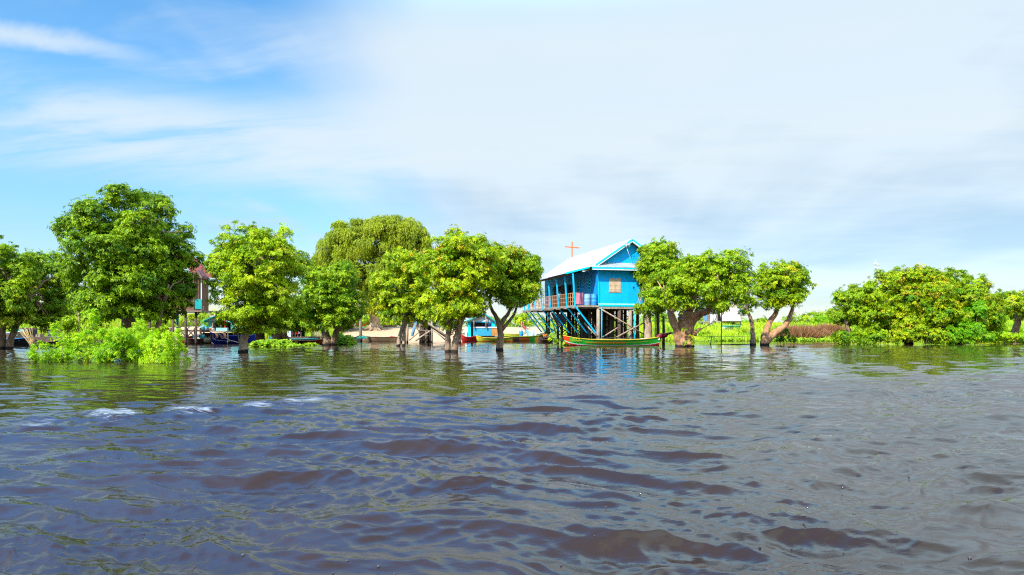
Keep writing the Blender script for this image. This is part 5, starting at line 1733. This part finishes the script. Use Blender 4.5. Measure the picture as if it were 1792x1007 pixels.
# turquoise floating house
Yt = 72.0
th = empty('floating_house', 'small turquoise floating house with dark doorway behind the blue boat', 'house', (P(380, HZ, Yt).x, Yt, 0))
to = th.location.copy()
lbox(350, 436, 579, 581.5, Yt - 1.2, 5.5, to).build('deck', M_post_pale, th)
lbox(352, 436, 583, 597, Yt - .4, 4.5, to).build('raft', M_post, th)
for px in (356, 368, 392, 412, 430):
    lbox(px - .8, px + .8, 581.6, 602, Yt - .9, 0.2, to).build('post', M_wood, th)
q = MB()
lbox(354, 371, 562, 579, Yt, 0.12, to, q)
lbox(371, 436, 562, 564, Yt, 0.12, to, q)
lbox(404, 436, 564, 579, Yt, 0.12, to, q)
q.build('wall', M_teal, th)
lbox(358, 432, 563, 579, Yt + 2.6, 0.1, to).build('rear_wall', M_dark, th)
prism(MB(), [(355, 562), (425, 562), (392, 549)], Yt - .02, 0.1, to).build('gable', M_white, th)
q = MB()
for (a, b_) in (((351, 564), (392, 547.5)), ((392, 547.5), (430, 562))):
    q.slab(P(*a, Yt - .6) - to, P(*b_, Yt - .6) - to, P(*b_, Yt - .6) - to + Vector((0, 4.5, 0)), P(*a, Yt - .6) - to + Vector((0, 4.5, 0)), 0.07)
q.build('roof', M_tealgreen, th)
for px in (372, 386.5):
    lbox(px - .7, px + .7, 562, 579, Yt - .2, 0.1, to).build('door_post', M_post_pale, th)
lbox(392.5, 394.8, 561, 579, Yt - .2, 0.1, to).build('door_post', M_red, th)
lbox(378, 399, 574, 579, Yt - .9, 0.08, to).build('front_panel', mat('pale_turquoise', (0.3, 0.66, 0.6), 0.6), th)


def pot(label, px, Y, r, h, m, leafy=True, z=None):
    p = P(px, 579, Y)
    o = empty('potted_plant' if leafy else 'pot', label, 'plant' if leafy else 'pot', p, 0, 'pots on the floating house deck')
    MB().tube([(0, 0, 0), (0, 0, h * .9), (0, 0, h)], [r * .8, r, r * 1.08], 12).build('pot' if leafy else 'body', m, o)
    if leafy:
        crown_mesh('foliage', [(0, 0, h + .35, .22, .22, .32)], F_bush, o, int(px), leaf=0.13, clump=0.2, tint=.5)
    else:
        MB().tube([(0, 0, h), (0, 0, h + .02)], [r, r * .7], 12).build('lid', m, o)
    return o


pot('potted plant in a turquoise tub, leftmost on the turquoise house deck', 355, 71.2, 0.24, 0.45, M_teal)
pot('potted plant in a pale blue tub before the turquoise wall', 362.5, 71.2, 0.2, 0.3, M_barrel2)
pot('small orange pot without plant in front of the dark doorway', 369, 71.1, 0.16, 0.26, M_orange, False)
pot('small white pot without plant in front of the dark doorway', 372.8, 71.1, 0.16, 0.22, M_white, False)

# boats at the left
boat('work_boat', 'deep blue wooden boat with raised left bow moored under the turquoise house', 368, 448, 66, 0.75, 1.8, M_navy, sheer=(0.35, 0.1), thwarts=3, inner=M_dark, yb=68,
     bands=((0.03, 0.5, 0.42, 0.47, M_white, 'stripe'),))
boat('rowing_boat', 'dark brown boat loaded with green and white boxes', 322, 372, 67.5, 0.42, 1.3, M_hullbrown, sheer=(0.12, 0.25), thwarts=2, inner=M_dark)
boat('rowing_boat', 'small red boat with pale rim behind the loaded brown boat', 312, 338, 69.5, 0.62, 1.1, M_red, sheer=(0.10, 0.12), thwarts=1, gun=M_post_pale)
for i, (px, wd, mm, lb) in enumerate(((340.5, 4.2, M_tealgreen, 'green box at the left end of the load in the brown boat'), (346, 3.8, M_white, 'white box in the middle of the load in the brown boat'),
                                      (353, 5.5, M_tealgreen, 'wider green box at the right of the load in the brown boat'))):
    a = P(px, 589.3 if i != 1 else 588.5, 67.5)
    ww = wd * 67.5 / F
    o = MB().box((0, 0, 0), (ww, 0.55, 0.26)).build('box', mm)
    MB().box((0, 0, 0.15), (ww * 1.04, 0.58, 0.035)).build('lid', M_white if i != 1 else M_orange, o)
    o.location = a
    tag(o, lb, 'box', 'boxes in the brown boat')
for i, (px, lb) in enumerate(((360, 'left of two tan sacks at the right end of the loaded boat'), (365.5, 'right of two tan sacks at the right end of the loaded boat'))):
    o = MB().ball((0, 0, 0), 0.26, n=10, sc=(0.8, 0.7, 1.0)).tube([(0, 0, 0.22), (0.02, 0, 0.34)], [0.05, 0.09], 7).build('sack', M_sack)
    o.location = P(px, 596, 66.6)
    tag(o, lb, 'sack', 'sacks at the loaded boat')
q = MB().tube([P(381, 583.5, 65.5), P(391, 590.5, 65.2), P(402, 596, 65.2), P(418, 600, 65.5)], 0.035, 5)
tag(q.build('mooring_rope', M_rope), 'pale rope running from the deck down along the blue boat', 'rope')
for i, (px, lb) in enumerate(((377, 'left coil of orange net hanging over the blue boat bow'), (391, 'right coil of orange net hanging by the upright stick'))):
    q = MB()
    c = P(px, 588, 65.3)
    for k in range(9):
        ph = k * 0.7
        q.tube([c * 0 + Vector((0.25 * math.cos(t * .8 + ph) * (1 - .05 * k), -.03 * k + .06 * math.sin(t + k), 0.27 * math.sin(t * .8 + ph))) for t in range(9)], 0.022, 5)
    o = q.build('fishing_net', mat('orange_net', (0.62, 0.28, 0.12), 0.9))
    o.location = c
    tag(o, lb, 'net', 'nets on the blue boat')
post('thin upright stick in front of the blue boat', 398.3, 603, 574, 64.5, 0.06, M_pole)
post('thin crooked bare stick leaning beside the dark rooty trunk', 467, 603, 553, 60, 0.055, M_pole, 9)

# tin shack
Ys_ = 74.0
ts = empty('tin_shack', 'small shack with striped tin wall, dark interior and blue tarp edge', 'shack', (P(505, HZ, Ys_).x, Ys_, 0))
sO = ts.location.copy()
lbox(474, 540, 590, 600, Ys_ - 1, 4.5, sO).build('raft', M_hullbrown, ts)
lbox(497, 509, 566, 590, Ys_, 0.1, sO).build('wall', M_sheet, ts)
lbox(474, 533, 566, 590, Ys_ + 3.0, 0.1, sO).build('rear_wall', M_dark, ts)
lbox(474, 475, 566, 590, Ys_, 3.0, sO).build('side_wall', M_brownwall, ts)
for px in (511, 516, 520.5, 526):
    lbox(px - .7, px + .8, 564, 591, Ys_ - .1, 0.12, sO).build('post', M_post_pale if px > 515 else M_post, ts)
q = MB().slab(P(470, 566, Ys_ - .8) - sO, P(530, 566, Ys_ - .8) - sO, P(522, 556, Ys_ + 3.4) - sO, P(470, 556, Ys_ + 3.4) - sO, 0.06)
q.build('roof', M_post_pale, ts)
q = MB().slab(P(511, 567.5, Ys_ - 1.2) - sO, P(541, 563.5, Ys_ - 1.2) - sO, P(541, 561.5, Ys_ - .2) - sO, P(511, 564.8, Ys_ - .2) - sO, 0.03)
q.build('awning', M_bluetarp, ts)
for i, (px, cn, cc_) in enumerate(((513.5, 'dark purple', (0.10, 0.03, 0.10)), (518.5, 'red', (0.6, 0.04, 0.03)), (523.5, 'pale pink', (0.62, 0.36, 0.42)))):
    cloth('garment', cn + ' garment hanging on the posts of the tin shack', 'garment', [P(px - 1.6, 568 + i * 2, Ys_ - .3), P(px + 1.6, 568 + i * 2, Ys_ - .3), P(px + 1.4, 586 - i, Ys_ - .3), P(px - 1.4, 587 - i, Ys_ - .3)],
          mat('garment_' + cn.replace(' ', '_'), cc_, .9), 'garments at the tin shack', wav=0.05, seed=i)
boat('rowing_boat', 'narrow teal green boat moored before the tin shack', 470, 556, 70, 0.38, 1.1, M_tealgreen, sheer=(0.22, 0.08), thwarts=3, inner=M_dark)
boat('longtail_boat', 'long brown boat with blazing orange red bow pointing right', 500, 571, 66, 0.30, 1.2, M_hullbrown, sheer=(0.0, 0.24), thwarts=2,
     bands=((0.55, 1.0, 0.1, 0.98, M_redorange, 'bow_paint'), (0.80, 0.97, 0.35, 0.7, M_orange, 'bow_flash')), gun=M_orange)
o = tag(bpy.data.objects.new('picket_row', None), 'row of thin brown stakes on the bank between shack and forked trunk', 'stakes')
col.objects.link(o)
o.location = (P(552, HZ, 78).x, 78, 0)
for i in range(10):
    a = P(545 + i * 2.1, 598, 78) - o.location
    MB().tube([a, a + Vector((0, 0, 1.1 + 0.25 * math.sin(i * 2.3)))], 0.05, 6, jit=.1, seed=i).build('stake', M_wood, o)

# canoes drawn up under the sand bank
boat('canoe', 'grey-green canoe at the foot of the sand bank left of the leaning pole', 600, 631, 78.5, 0.45, 0.9, M_greyboat, sheer=(0.05, 0.3), thwarts=2)
boat('canoe', 'long tan wooden canoe along the foot of the sand bank', 629, 706, 77.5, 0.48, 1.0, M_canoe, sheer=(0.25, 0.08), thwarts=3, inner=M_canoe)
rng_ = np.random.default_rng(8)
n = 350
pos = np.stack([rng_.normal(0, .2, n), rng_.normal(0, .2, n), np.abs(rng_.normal(0, .08, n))], 1)
v_, q_, t_, w_ = leaves(pos, unit(rng_.normal(size=(n, 3)) + np.array([0, 0, 1])), 4, 0.07, 0.03, rng_, rng_.normal(.5, .2, n), np.zeros(n))
o = np_mesh('fishing_net', v_, q_, mat('turquoise_net', (0.05, 0.50, 0.40), 0.9))
o.location = P(634, 594, 75.9)
o.location.z = 0.38
tag(o, 'turquoise net bundled at the foot of the leaning grey pole', 'net')
o = MB().slab((-.35, 0, 0), (.1, -.1, .18), (.3, .3, .05), (-.2, .3, .05), .05).slab((.0, -.1, .05), (.55, -.1, 0), (.5, .3, .1), (.1, .3, .15), .05).build('cloth', M_red)
o.location = P(684, 583, 84)
o.location.z = gh(o.location.x, 84) + .05
tag(o, 'crumpled red cloth lying on the sand', 'cloth')
# driftwood logs on the crest
for i, (a, b_, lb) in enumerate(((670, 694, 'brown log lying on top of the sand bank left of the stakes'), (716, 740, 'brown log lying on the sand behind the timber stair'))):
    Yl = 93
    A, B_ = P(a, HZ, Yl), P(b_, HZ, Yl)
    z = gh(A.x, Yl) + .12
    o = MB().tube([(0, 0, 0), ((B_.x - A.x) / 2, .1, .04), (B_.x - A.x, 0, 0)], [.17, .15, .12], 9, jit=.08).build('log', M_bark_red)
    MB().tube([((B_.x - A.x) * .6, 0, .05), ((B_.x - A.x) * .66, -.1, .4)], [.05, .03], 6).build('branch_stub', M_bark_red, o)
    o.location = (A.x, Yl, z)
    tag(o, lb, 'log', 'logs on the sand')
# log platform with hammock
lp = empty('log_platform', 'raised log platform with crossed pale poles behind the forked dark trunk', 'platform', (P(605, HZ, 88).x, 88, 1.2))
lo = lp.location.copy()
lbox(582, 620, 557, 560, 88, 2.5, lo).build('deck', M_post, lp)
for px in (586, 602, 619.5):
    MB().tube([P(px, 576, 88.2) - lo, P(px, 556, 88.2) - lo], 0.11, 7).build('post', M_post_pale, lp)
for (a, b_) in (((587, 556), (626, 573)), ((588, 572), (606, 560)), ((590, 560), (586, 572))):
    MB().tube([P(*a, 87.9) - lo, P(*b_, 87.9) - lo], 0.08, 7).build('brace', M_pole, lp)
for i, (px, cn, mm) in enumerate(((596, 'yellow', M_yellow), (604, 'orange', M_orange), (612, 'white', M_white))):
    o = MB().box((0, 0, .17), (0.45, 0.35, 0.3)).build('bundle', mm)
    MB().box((0, 0, .34), (0.4, 0.3, 0.05)).build('lid', mm, o)
    o.location = P(px, 557, 88.6)
    tag(o, cn + ' bundle on the raised log platform', 'bundle', 'bundles on the log platform')
hm = empty('hammock', 'red hammock slung between the platform and the weeping tree trunk', 'hammock', P(634, 566, 88.5))
ho = hm.location.copy()
q = MB()
N_ = 12
vs = []
for th_ in (0, .03):
    for i in range(N_ + 1):
        t = i / N_
        for j in (-1, 0, 1):
            c = P(620 + 27 * t, 562 + 10 * (1 - (2 * t - 1) ** 2) - (1.5 * t), 88.5) - ho
            w_2 = 0.32 * math.sin(math.pi * min(1, max(0, t)))
            vs.append(c + Vector((0, j * w_2, abs(j) * w_2 * .5 + th_)))
fs = []
for k in (0, 1):
    for i in range(N_):
        for j in range(2):
            a = k * 3 * (N_ + 1) + i * 3 + j
            fs.append((a, a + 3, a + 4, a + 1))
q.add(vs, fs, 0, True)
q.build('sling', mat('red_hammock_cloth', (0.5, 0.06, 0.03), .9), hm)
MB().tube([P(619.5, 560, 88.4) - ho, P(621, 562.5, 88.5) - ho], .02, 5).build('rope', M_rope, hm)
# clothes on the forked trunk
for i, (x_, y_, m_, cn) in enumerate(((573.5, 545, M_bluetarp, 'blue'), (573, 552, M_red, 'red'), (579, 569, M_pink, 'pink'))):
    cloth('cloth', cn + ' rag hanging on the forked dark trunk', 'rag', [P(x_ - 1.2, y_ - 4, 58.9), P(x_ + 1.2, y_ - 4, 58.9), P(x_ + 1.1, y_ + 4, 58.9), P(x_ - 1, y_ + 4, 58.9)], m_, 'rags on the forked trunk', seed=i)

# ------------------------------------------------------------------ the far left bank: boats and frames behind the shrubs
boat('work_boat', 'dark boat with bright blue rim behind the left edge tree trunks', -20, 52, 60, 0.55, 1.6, M_dark, sheer=(0.1, 0.15), thwarts=3, gun=mat('bright_blue_rim', (0.02, 0.25, 0.6), .5))
boat('rowing_boat', 'pale weathered boat hull behind the blue rimmed boat', 2, 42, 64, 1.05, 1.6, M_post_pale, sheer=(0.1, 0.2), thwarts=2, gun=M_white)
boat('rowing_boat', 'low dark boat between the left shrubs', 60, 112, 58, 0.35, 1.2, M_hullbrown, sheer=(0.2, 0.2), thwarts=2)
sh_ = empty('storage_shed', 'low shed with dark canopy behind the reeds at the left', 'shed', (P(60, HZ, 66).x, 66, 0))
so2 = sh_.location.copy()
lbox(28, 112, 590, 600, 65.5, 3, so2).build('raft', M_post, sh_)
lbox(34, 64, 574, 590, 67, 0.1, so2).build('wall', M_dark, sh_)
lbox(62, 70, 585, 596, 65.6, 0.6, so2).build('crate', M_post_pale, sh_)
lbox(84, 101, 578, 592, 66, 0.1, so2).build('side_panel', mat('grey_netting', (0.22, 0.24, 0.25), .9, c2=(.08, .08, .08), scale=9), sh_)
lbox(26, 106, 575.3, 576.6, 65.4, 0.1, so2).build('beam', M_post, sh_)
MB().beam(P(74, 586, 65.3) - so2, P(84, 576, 65.3) - so2, .06, .08).build('brace', M_post, sh_)
q = MB().slab(P(28, 580, 65.2) - so2, P(42, 579, 65.2) - so2, P(42, 577, 67) - so2, P(28, 577.5, 67) - so2, .04)
q.build('canopy', M_tealgreen, sh_)
post('tall thin dark pole behind the shrubs right of the left edge tree', 105.8, 590, 540, 62, 0.06, M_post)
sf = empty('scaffold', 'pale pole scaffold standing in the gap left of the tallest tree', 'scaffold', (P(145, HZ, 58).x, 58, 0))
fo3 = sf.location.copy()
for (a, b_, r, mm) in (((137.5, 600), (138.5, 541), .05, M_pole), ((150, 600), (150, 520), .11, M_wood), ((153.5, 600), (153.5, 545), .05, M_pole), ((124, 543), (146, 541), .03, M_pole),
                      ((138.5, 524), (152, 528), .03, M_pole), ((138.5, 544), (149, 556), .03, M_pole), ((140, 541), (141, 512), .04, M_pole), ((140, 517), (150, 515), .03, M_pole)):
    MB().tube([P(*a, 58) - fo3, P(*b_, 58) - fo3], r, 6).build('pole', mm, sf)
lbox(146, 149, 505, 540, 58.2, .1, fo3).build('panel', M_white, sf)
# dry reeds
rd = empty('reed_bundle', 'bundle of dry pale reeds leaning left among the flooded shrubs', 'reeds', (P(60, 612, 34).x, 34, 0))
do = rd.location.copy()
rnd = random.Random(9)
for i in range(16):
    tx = 33 + i * 1.5 + rnd.uniform(-1, 1)
    ty = 572 + abs(i - 8) * 0.3 + rnd.uniform(-3, 8)
    bx = 61 + rnd.uniform(-2, 2.5) - i * .25
    MB().tube([P(bx, 614, 34 + rnd.uniform(-.1, .1)) - do, P((tx + bx) / 2 + 1.5, (ty + 614) / 2, 34) - do, P(tx, ty, 34 + rnd.uniform(-.3, .3)) - do], [.016, .013, .007], 5).build('reed', M_reed, rd)

# ------------------------------------------------------------------ right: thatched hut, boat rack, bamboo fence, mast
Yk = 92.0
hut = empty('thatched_hut', 'pale thatched hut on thin stilts with blue sheet wall, leaning on the grassy bank', 'hut', (P(1262, HZ, Yk).x, Yk, 1.4))
hk = hut.location.copy()
q = MB()
a0, a1, a2, a3 = P(1263.5, 563.5, Yk - 1.2), P(1297, 563.5, Yk - .8), P(1286, 533, Yk + 1.6), P(1256, 536, Yk + 1.6)
q.slab(a0 - hk, a1 - hk, a2 - hk, a3 - hk, .16)
q.slab(a3 - hk, a2 - hk, P(1292, 560, Yk + 4.4) - hk, P(1256, 560, Yk + 4.4) - hk, .16)
q.build('roof', M_thatch, hut)
lbox(1256, 1265, 546, 562, Yk + .3, 0.1, hk).build('doorway', M_dark, hut)  # near-black sheet painted in for the shade of the opening
lbox(1265, 1296, 550, 564, Yk + .3, 3.0, hk).build('wall', M_thatch, hut)
q = MB()
prism(q, [(1249, 546), (1258, 540), (1262, 538), (1262, 546)], Yk + .1, .1, hk)
q.build('gable', M_thatch, hut)
lbox(1231, 1238, 549, 562, Yk, 0.08, hk).build('sheet_wall', mat('blue_grey_sheet', (0.14, 0.27, 0.42), .6), hut)
lbox(1238, 1244, 549, 562, Yk + .1, 0.08, hk).build('board_wall', M_wood, hut)
lbox(1230, 1298, 562.5, 564.5, Yk - .1, 3.2, hk).build('floor', M_post_pale, hut)
for i, px in enumerate((1231, 1241, 1251, 1262, 1273, 1285, 1296)):
    MB().tube([P(px, 578 + (2 if i < 4 else -1), Yk) - hk, P(px, 563, Yk) - hk], 0.075, 6).build('stilt', M_post_pale, hut)
for (a, b_) in (((1233, 566), (1242, 578)), ((1256, 566), (1263, 577)), ((1239, 566), (1231, 572))):
    MB().tube([P(*a, Yk - .1) - hk, P(*b_, Yk - .1) - hk], 0.055, 6).build('brace', M_post_pale, hut)
cloth('cloth', 'long white cloth hanging at the left of the thatched hut', 'cloth', [P(1243.5, 550, Yk - .3), P(1247.5, 550, Yk - .3), P(1246, 573, Yk - .3), P(1242.5, 572, Yk - .3)], M_white, 'cloths at the thatched hut')
cloth('cloth', 'short white cloth hanging next to the dark doorway of the thatched hut', 'cloth', [P(1249, 550, Yk - .3), P(1252, 550, Yk - .3), P(1252, 561, Yk - .3), P(1249, 562, Yk - .3)], M_white, 'cloths at the thatched hut', seed=3)
bb, _, _ = boat('canoe', 'upturned green and white canoe resting on short posts below the thatched hut', 1264, 1296, 88, 0.30, 0.9, mat('sea_green_paint', (0.10, 0.48, 0.32), .5), sheer=(0.02, 0.05), thwarts=0,
                bands=((0.0, 1.0, 0.0, 0.5, M_white, 'bottom_paint'),))
bb.location.z = P(1280, 576, 88).z + .12
rk = empty('boat_rack', 'low rack of grey sticks under the green and white canoe', 'rack', (P(1280, HZ, 88).x, 88, 1.1))
ko = rk.location.copy()
for px in (1268, 1276, 1285, 1293):
    MB().tube([P(px, 582, 88) - ko, P(px, 575.5, 88) - ko], .05, 6).build('post', M_wood, rk)
MB().beam(P(1265, 577.6, 87.8) - ko, P(1295, 577.2, 87.8) - ko, .06, .08).build('beam', M_wood, rk)

bf = empty('bamboo_fence', 'thin bamboo fish fence with one tall pole between the thick trunk and the slender tree', 'fence', (P(1270, HZ, 62).x, 62, 0))
bo_ = bf.location.copy()
for (a, b_, r, mm) in (((1243, 612), (1245, 588), .05, M_pole), ((1262, 612), (1263, 540), .05, M_pole), ((1300, 608), (1299, 603), .03, M_post)):
    MB().tube([P(*a, 62) - bo_, P(*b_, 62) - bo_], r, 6).build('pole', mm, bf)
MB().tube([P(1218, 588.5, 61.9) - bo_, P(1262, 589.5, 61.9) - bo_, P(1330, 590, 61.9) - bo_], .022, 5).build('rail', M_pole, bf)
MB().tube([P(1212, 605.5, 62.2) - bo_, P(1245, 604, 62.2) - bo_, P(1263, 603.5, 62.2) - bo_, P(1318, 602.5, 62.2) - bo_], .035, 5).build('rail', M_post, bf)
tag(MB().ball((0, 0, 0), .16, n=10, sc=(1.4, 1, .7)).tube([(0, 0, .05), (0, 0, .22)], .03, 5).build('float', M_hullbrown), 'small brown float on the water left of the right thicket', 'float').location = P(1445, 596.5, 80)
o = MB().box((0, 0, 0), (0.9, .5, .22)).box((0, 0, .13), (.8, .45, .04)).build('crate', mat('grey_blue_plastic', (.25, .32, .42), .6))
o.location = P(1418, 578, 81.5)
tag(o, 'grey-blue crate lying on top of the dry brush', 'crate')

ms = empty('radio_mast', 'slender steel lattice mast with dish antennas rising far behind the thicket', 'mast', (P(1533, HZ, 420).x, 420, 1.5))
topz = P(1533, 458, 420).z
q = MB()
for sx in (-1, 1):
    for sy in (-1, 1):
        q.beam((sx * .55, sy * .55, 0), (sx * .3, sy * .3, topz - 5), .14, .14)
for i in range(22):
    z0, z1 = i * (topz - 5) / 22, (i + 1) * (topz - 5) / 22
    s_ = 1 if i % 2 else -1
    w0 = .55 - .25 * i / 22
    for sy in (-1, 1):
        q.beam((-s_ * w0, sy * w0, z0), (s_ * w0, sy * w0, z1), .07, .07)
q.build('lattice', M_steel, ms)
q = MB()
for (x_, z_) in ((-.9, 0), (.9, -.6), (-.7, -2.2), (.8, -2.8)):
    q.ball((x_, -.7, topz - 3 + z_), .9, n=10, sc=(1, .35, 1))
q.build('dish', M_steel, ms)
MB().tube([(0, 0, topz - 5), (0, 0, topz)], .1, 6).build('rod', M_steel, ms)

# bubbles drifting in the near water
bub = [(1120, 879), (1060, 893), (1010, 879), (1040, 943), (982, 973), (1238, 902), (1413, 898), (1407, 921), (1495, 905), (1476, 961), (1580, 982), (1697, 983),
       (340, 986), (345, 953), (425, 978), (583, 991), (608, 976), (662, 980), (252, 936), (1590, 828), (1475, 848), (1385, 948), (690, 989), (1250, 878), (1305, 888), (1330, 960)]
for i, (px, py) in enumerate(bub):
    Y = YW(py)
    p = P(px, py, Y)
    r = 0.007 + 0.003 * ((i * 7) % 3)
    o = MB().ball((0, 0, 0), r, n=10).build('water_bubble', M_bubble)
    p.z = 0.0
    o.location = p
    tag(o, 'tiny round bubble floating on the brown water near the viewer', 'bubble', 'bubbles on the water')
bub_objs = [o for o in bpy.data.objects if o.name.startswith('water_bubble')]
wtree = None
try:
    from mathutils.kdtree import KDTree
    near = wv[(wv[:, 1] < 9) & (wv[:, 1] > 3.5)]
    kd = KDTree(len(near))
    for i, v_ in enumerate(near):
        kd.insert((v_[0], v_[1], 0), i)
    kd.balance()
    for o in bub_objs:
        _, i, _ = kd.find((o.location.x, o.location.y, 0))
        o.location.z = near[i][2] + 0.003
except Exception as ex:
    print('bubbles', ex)
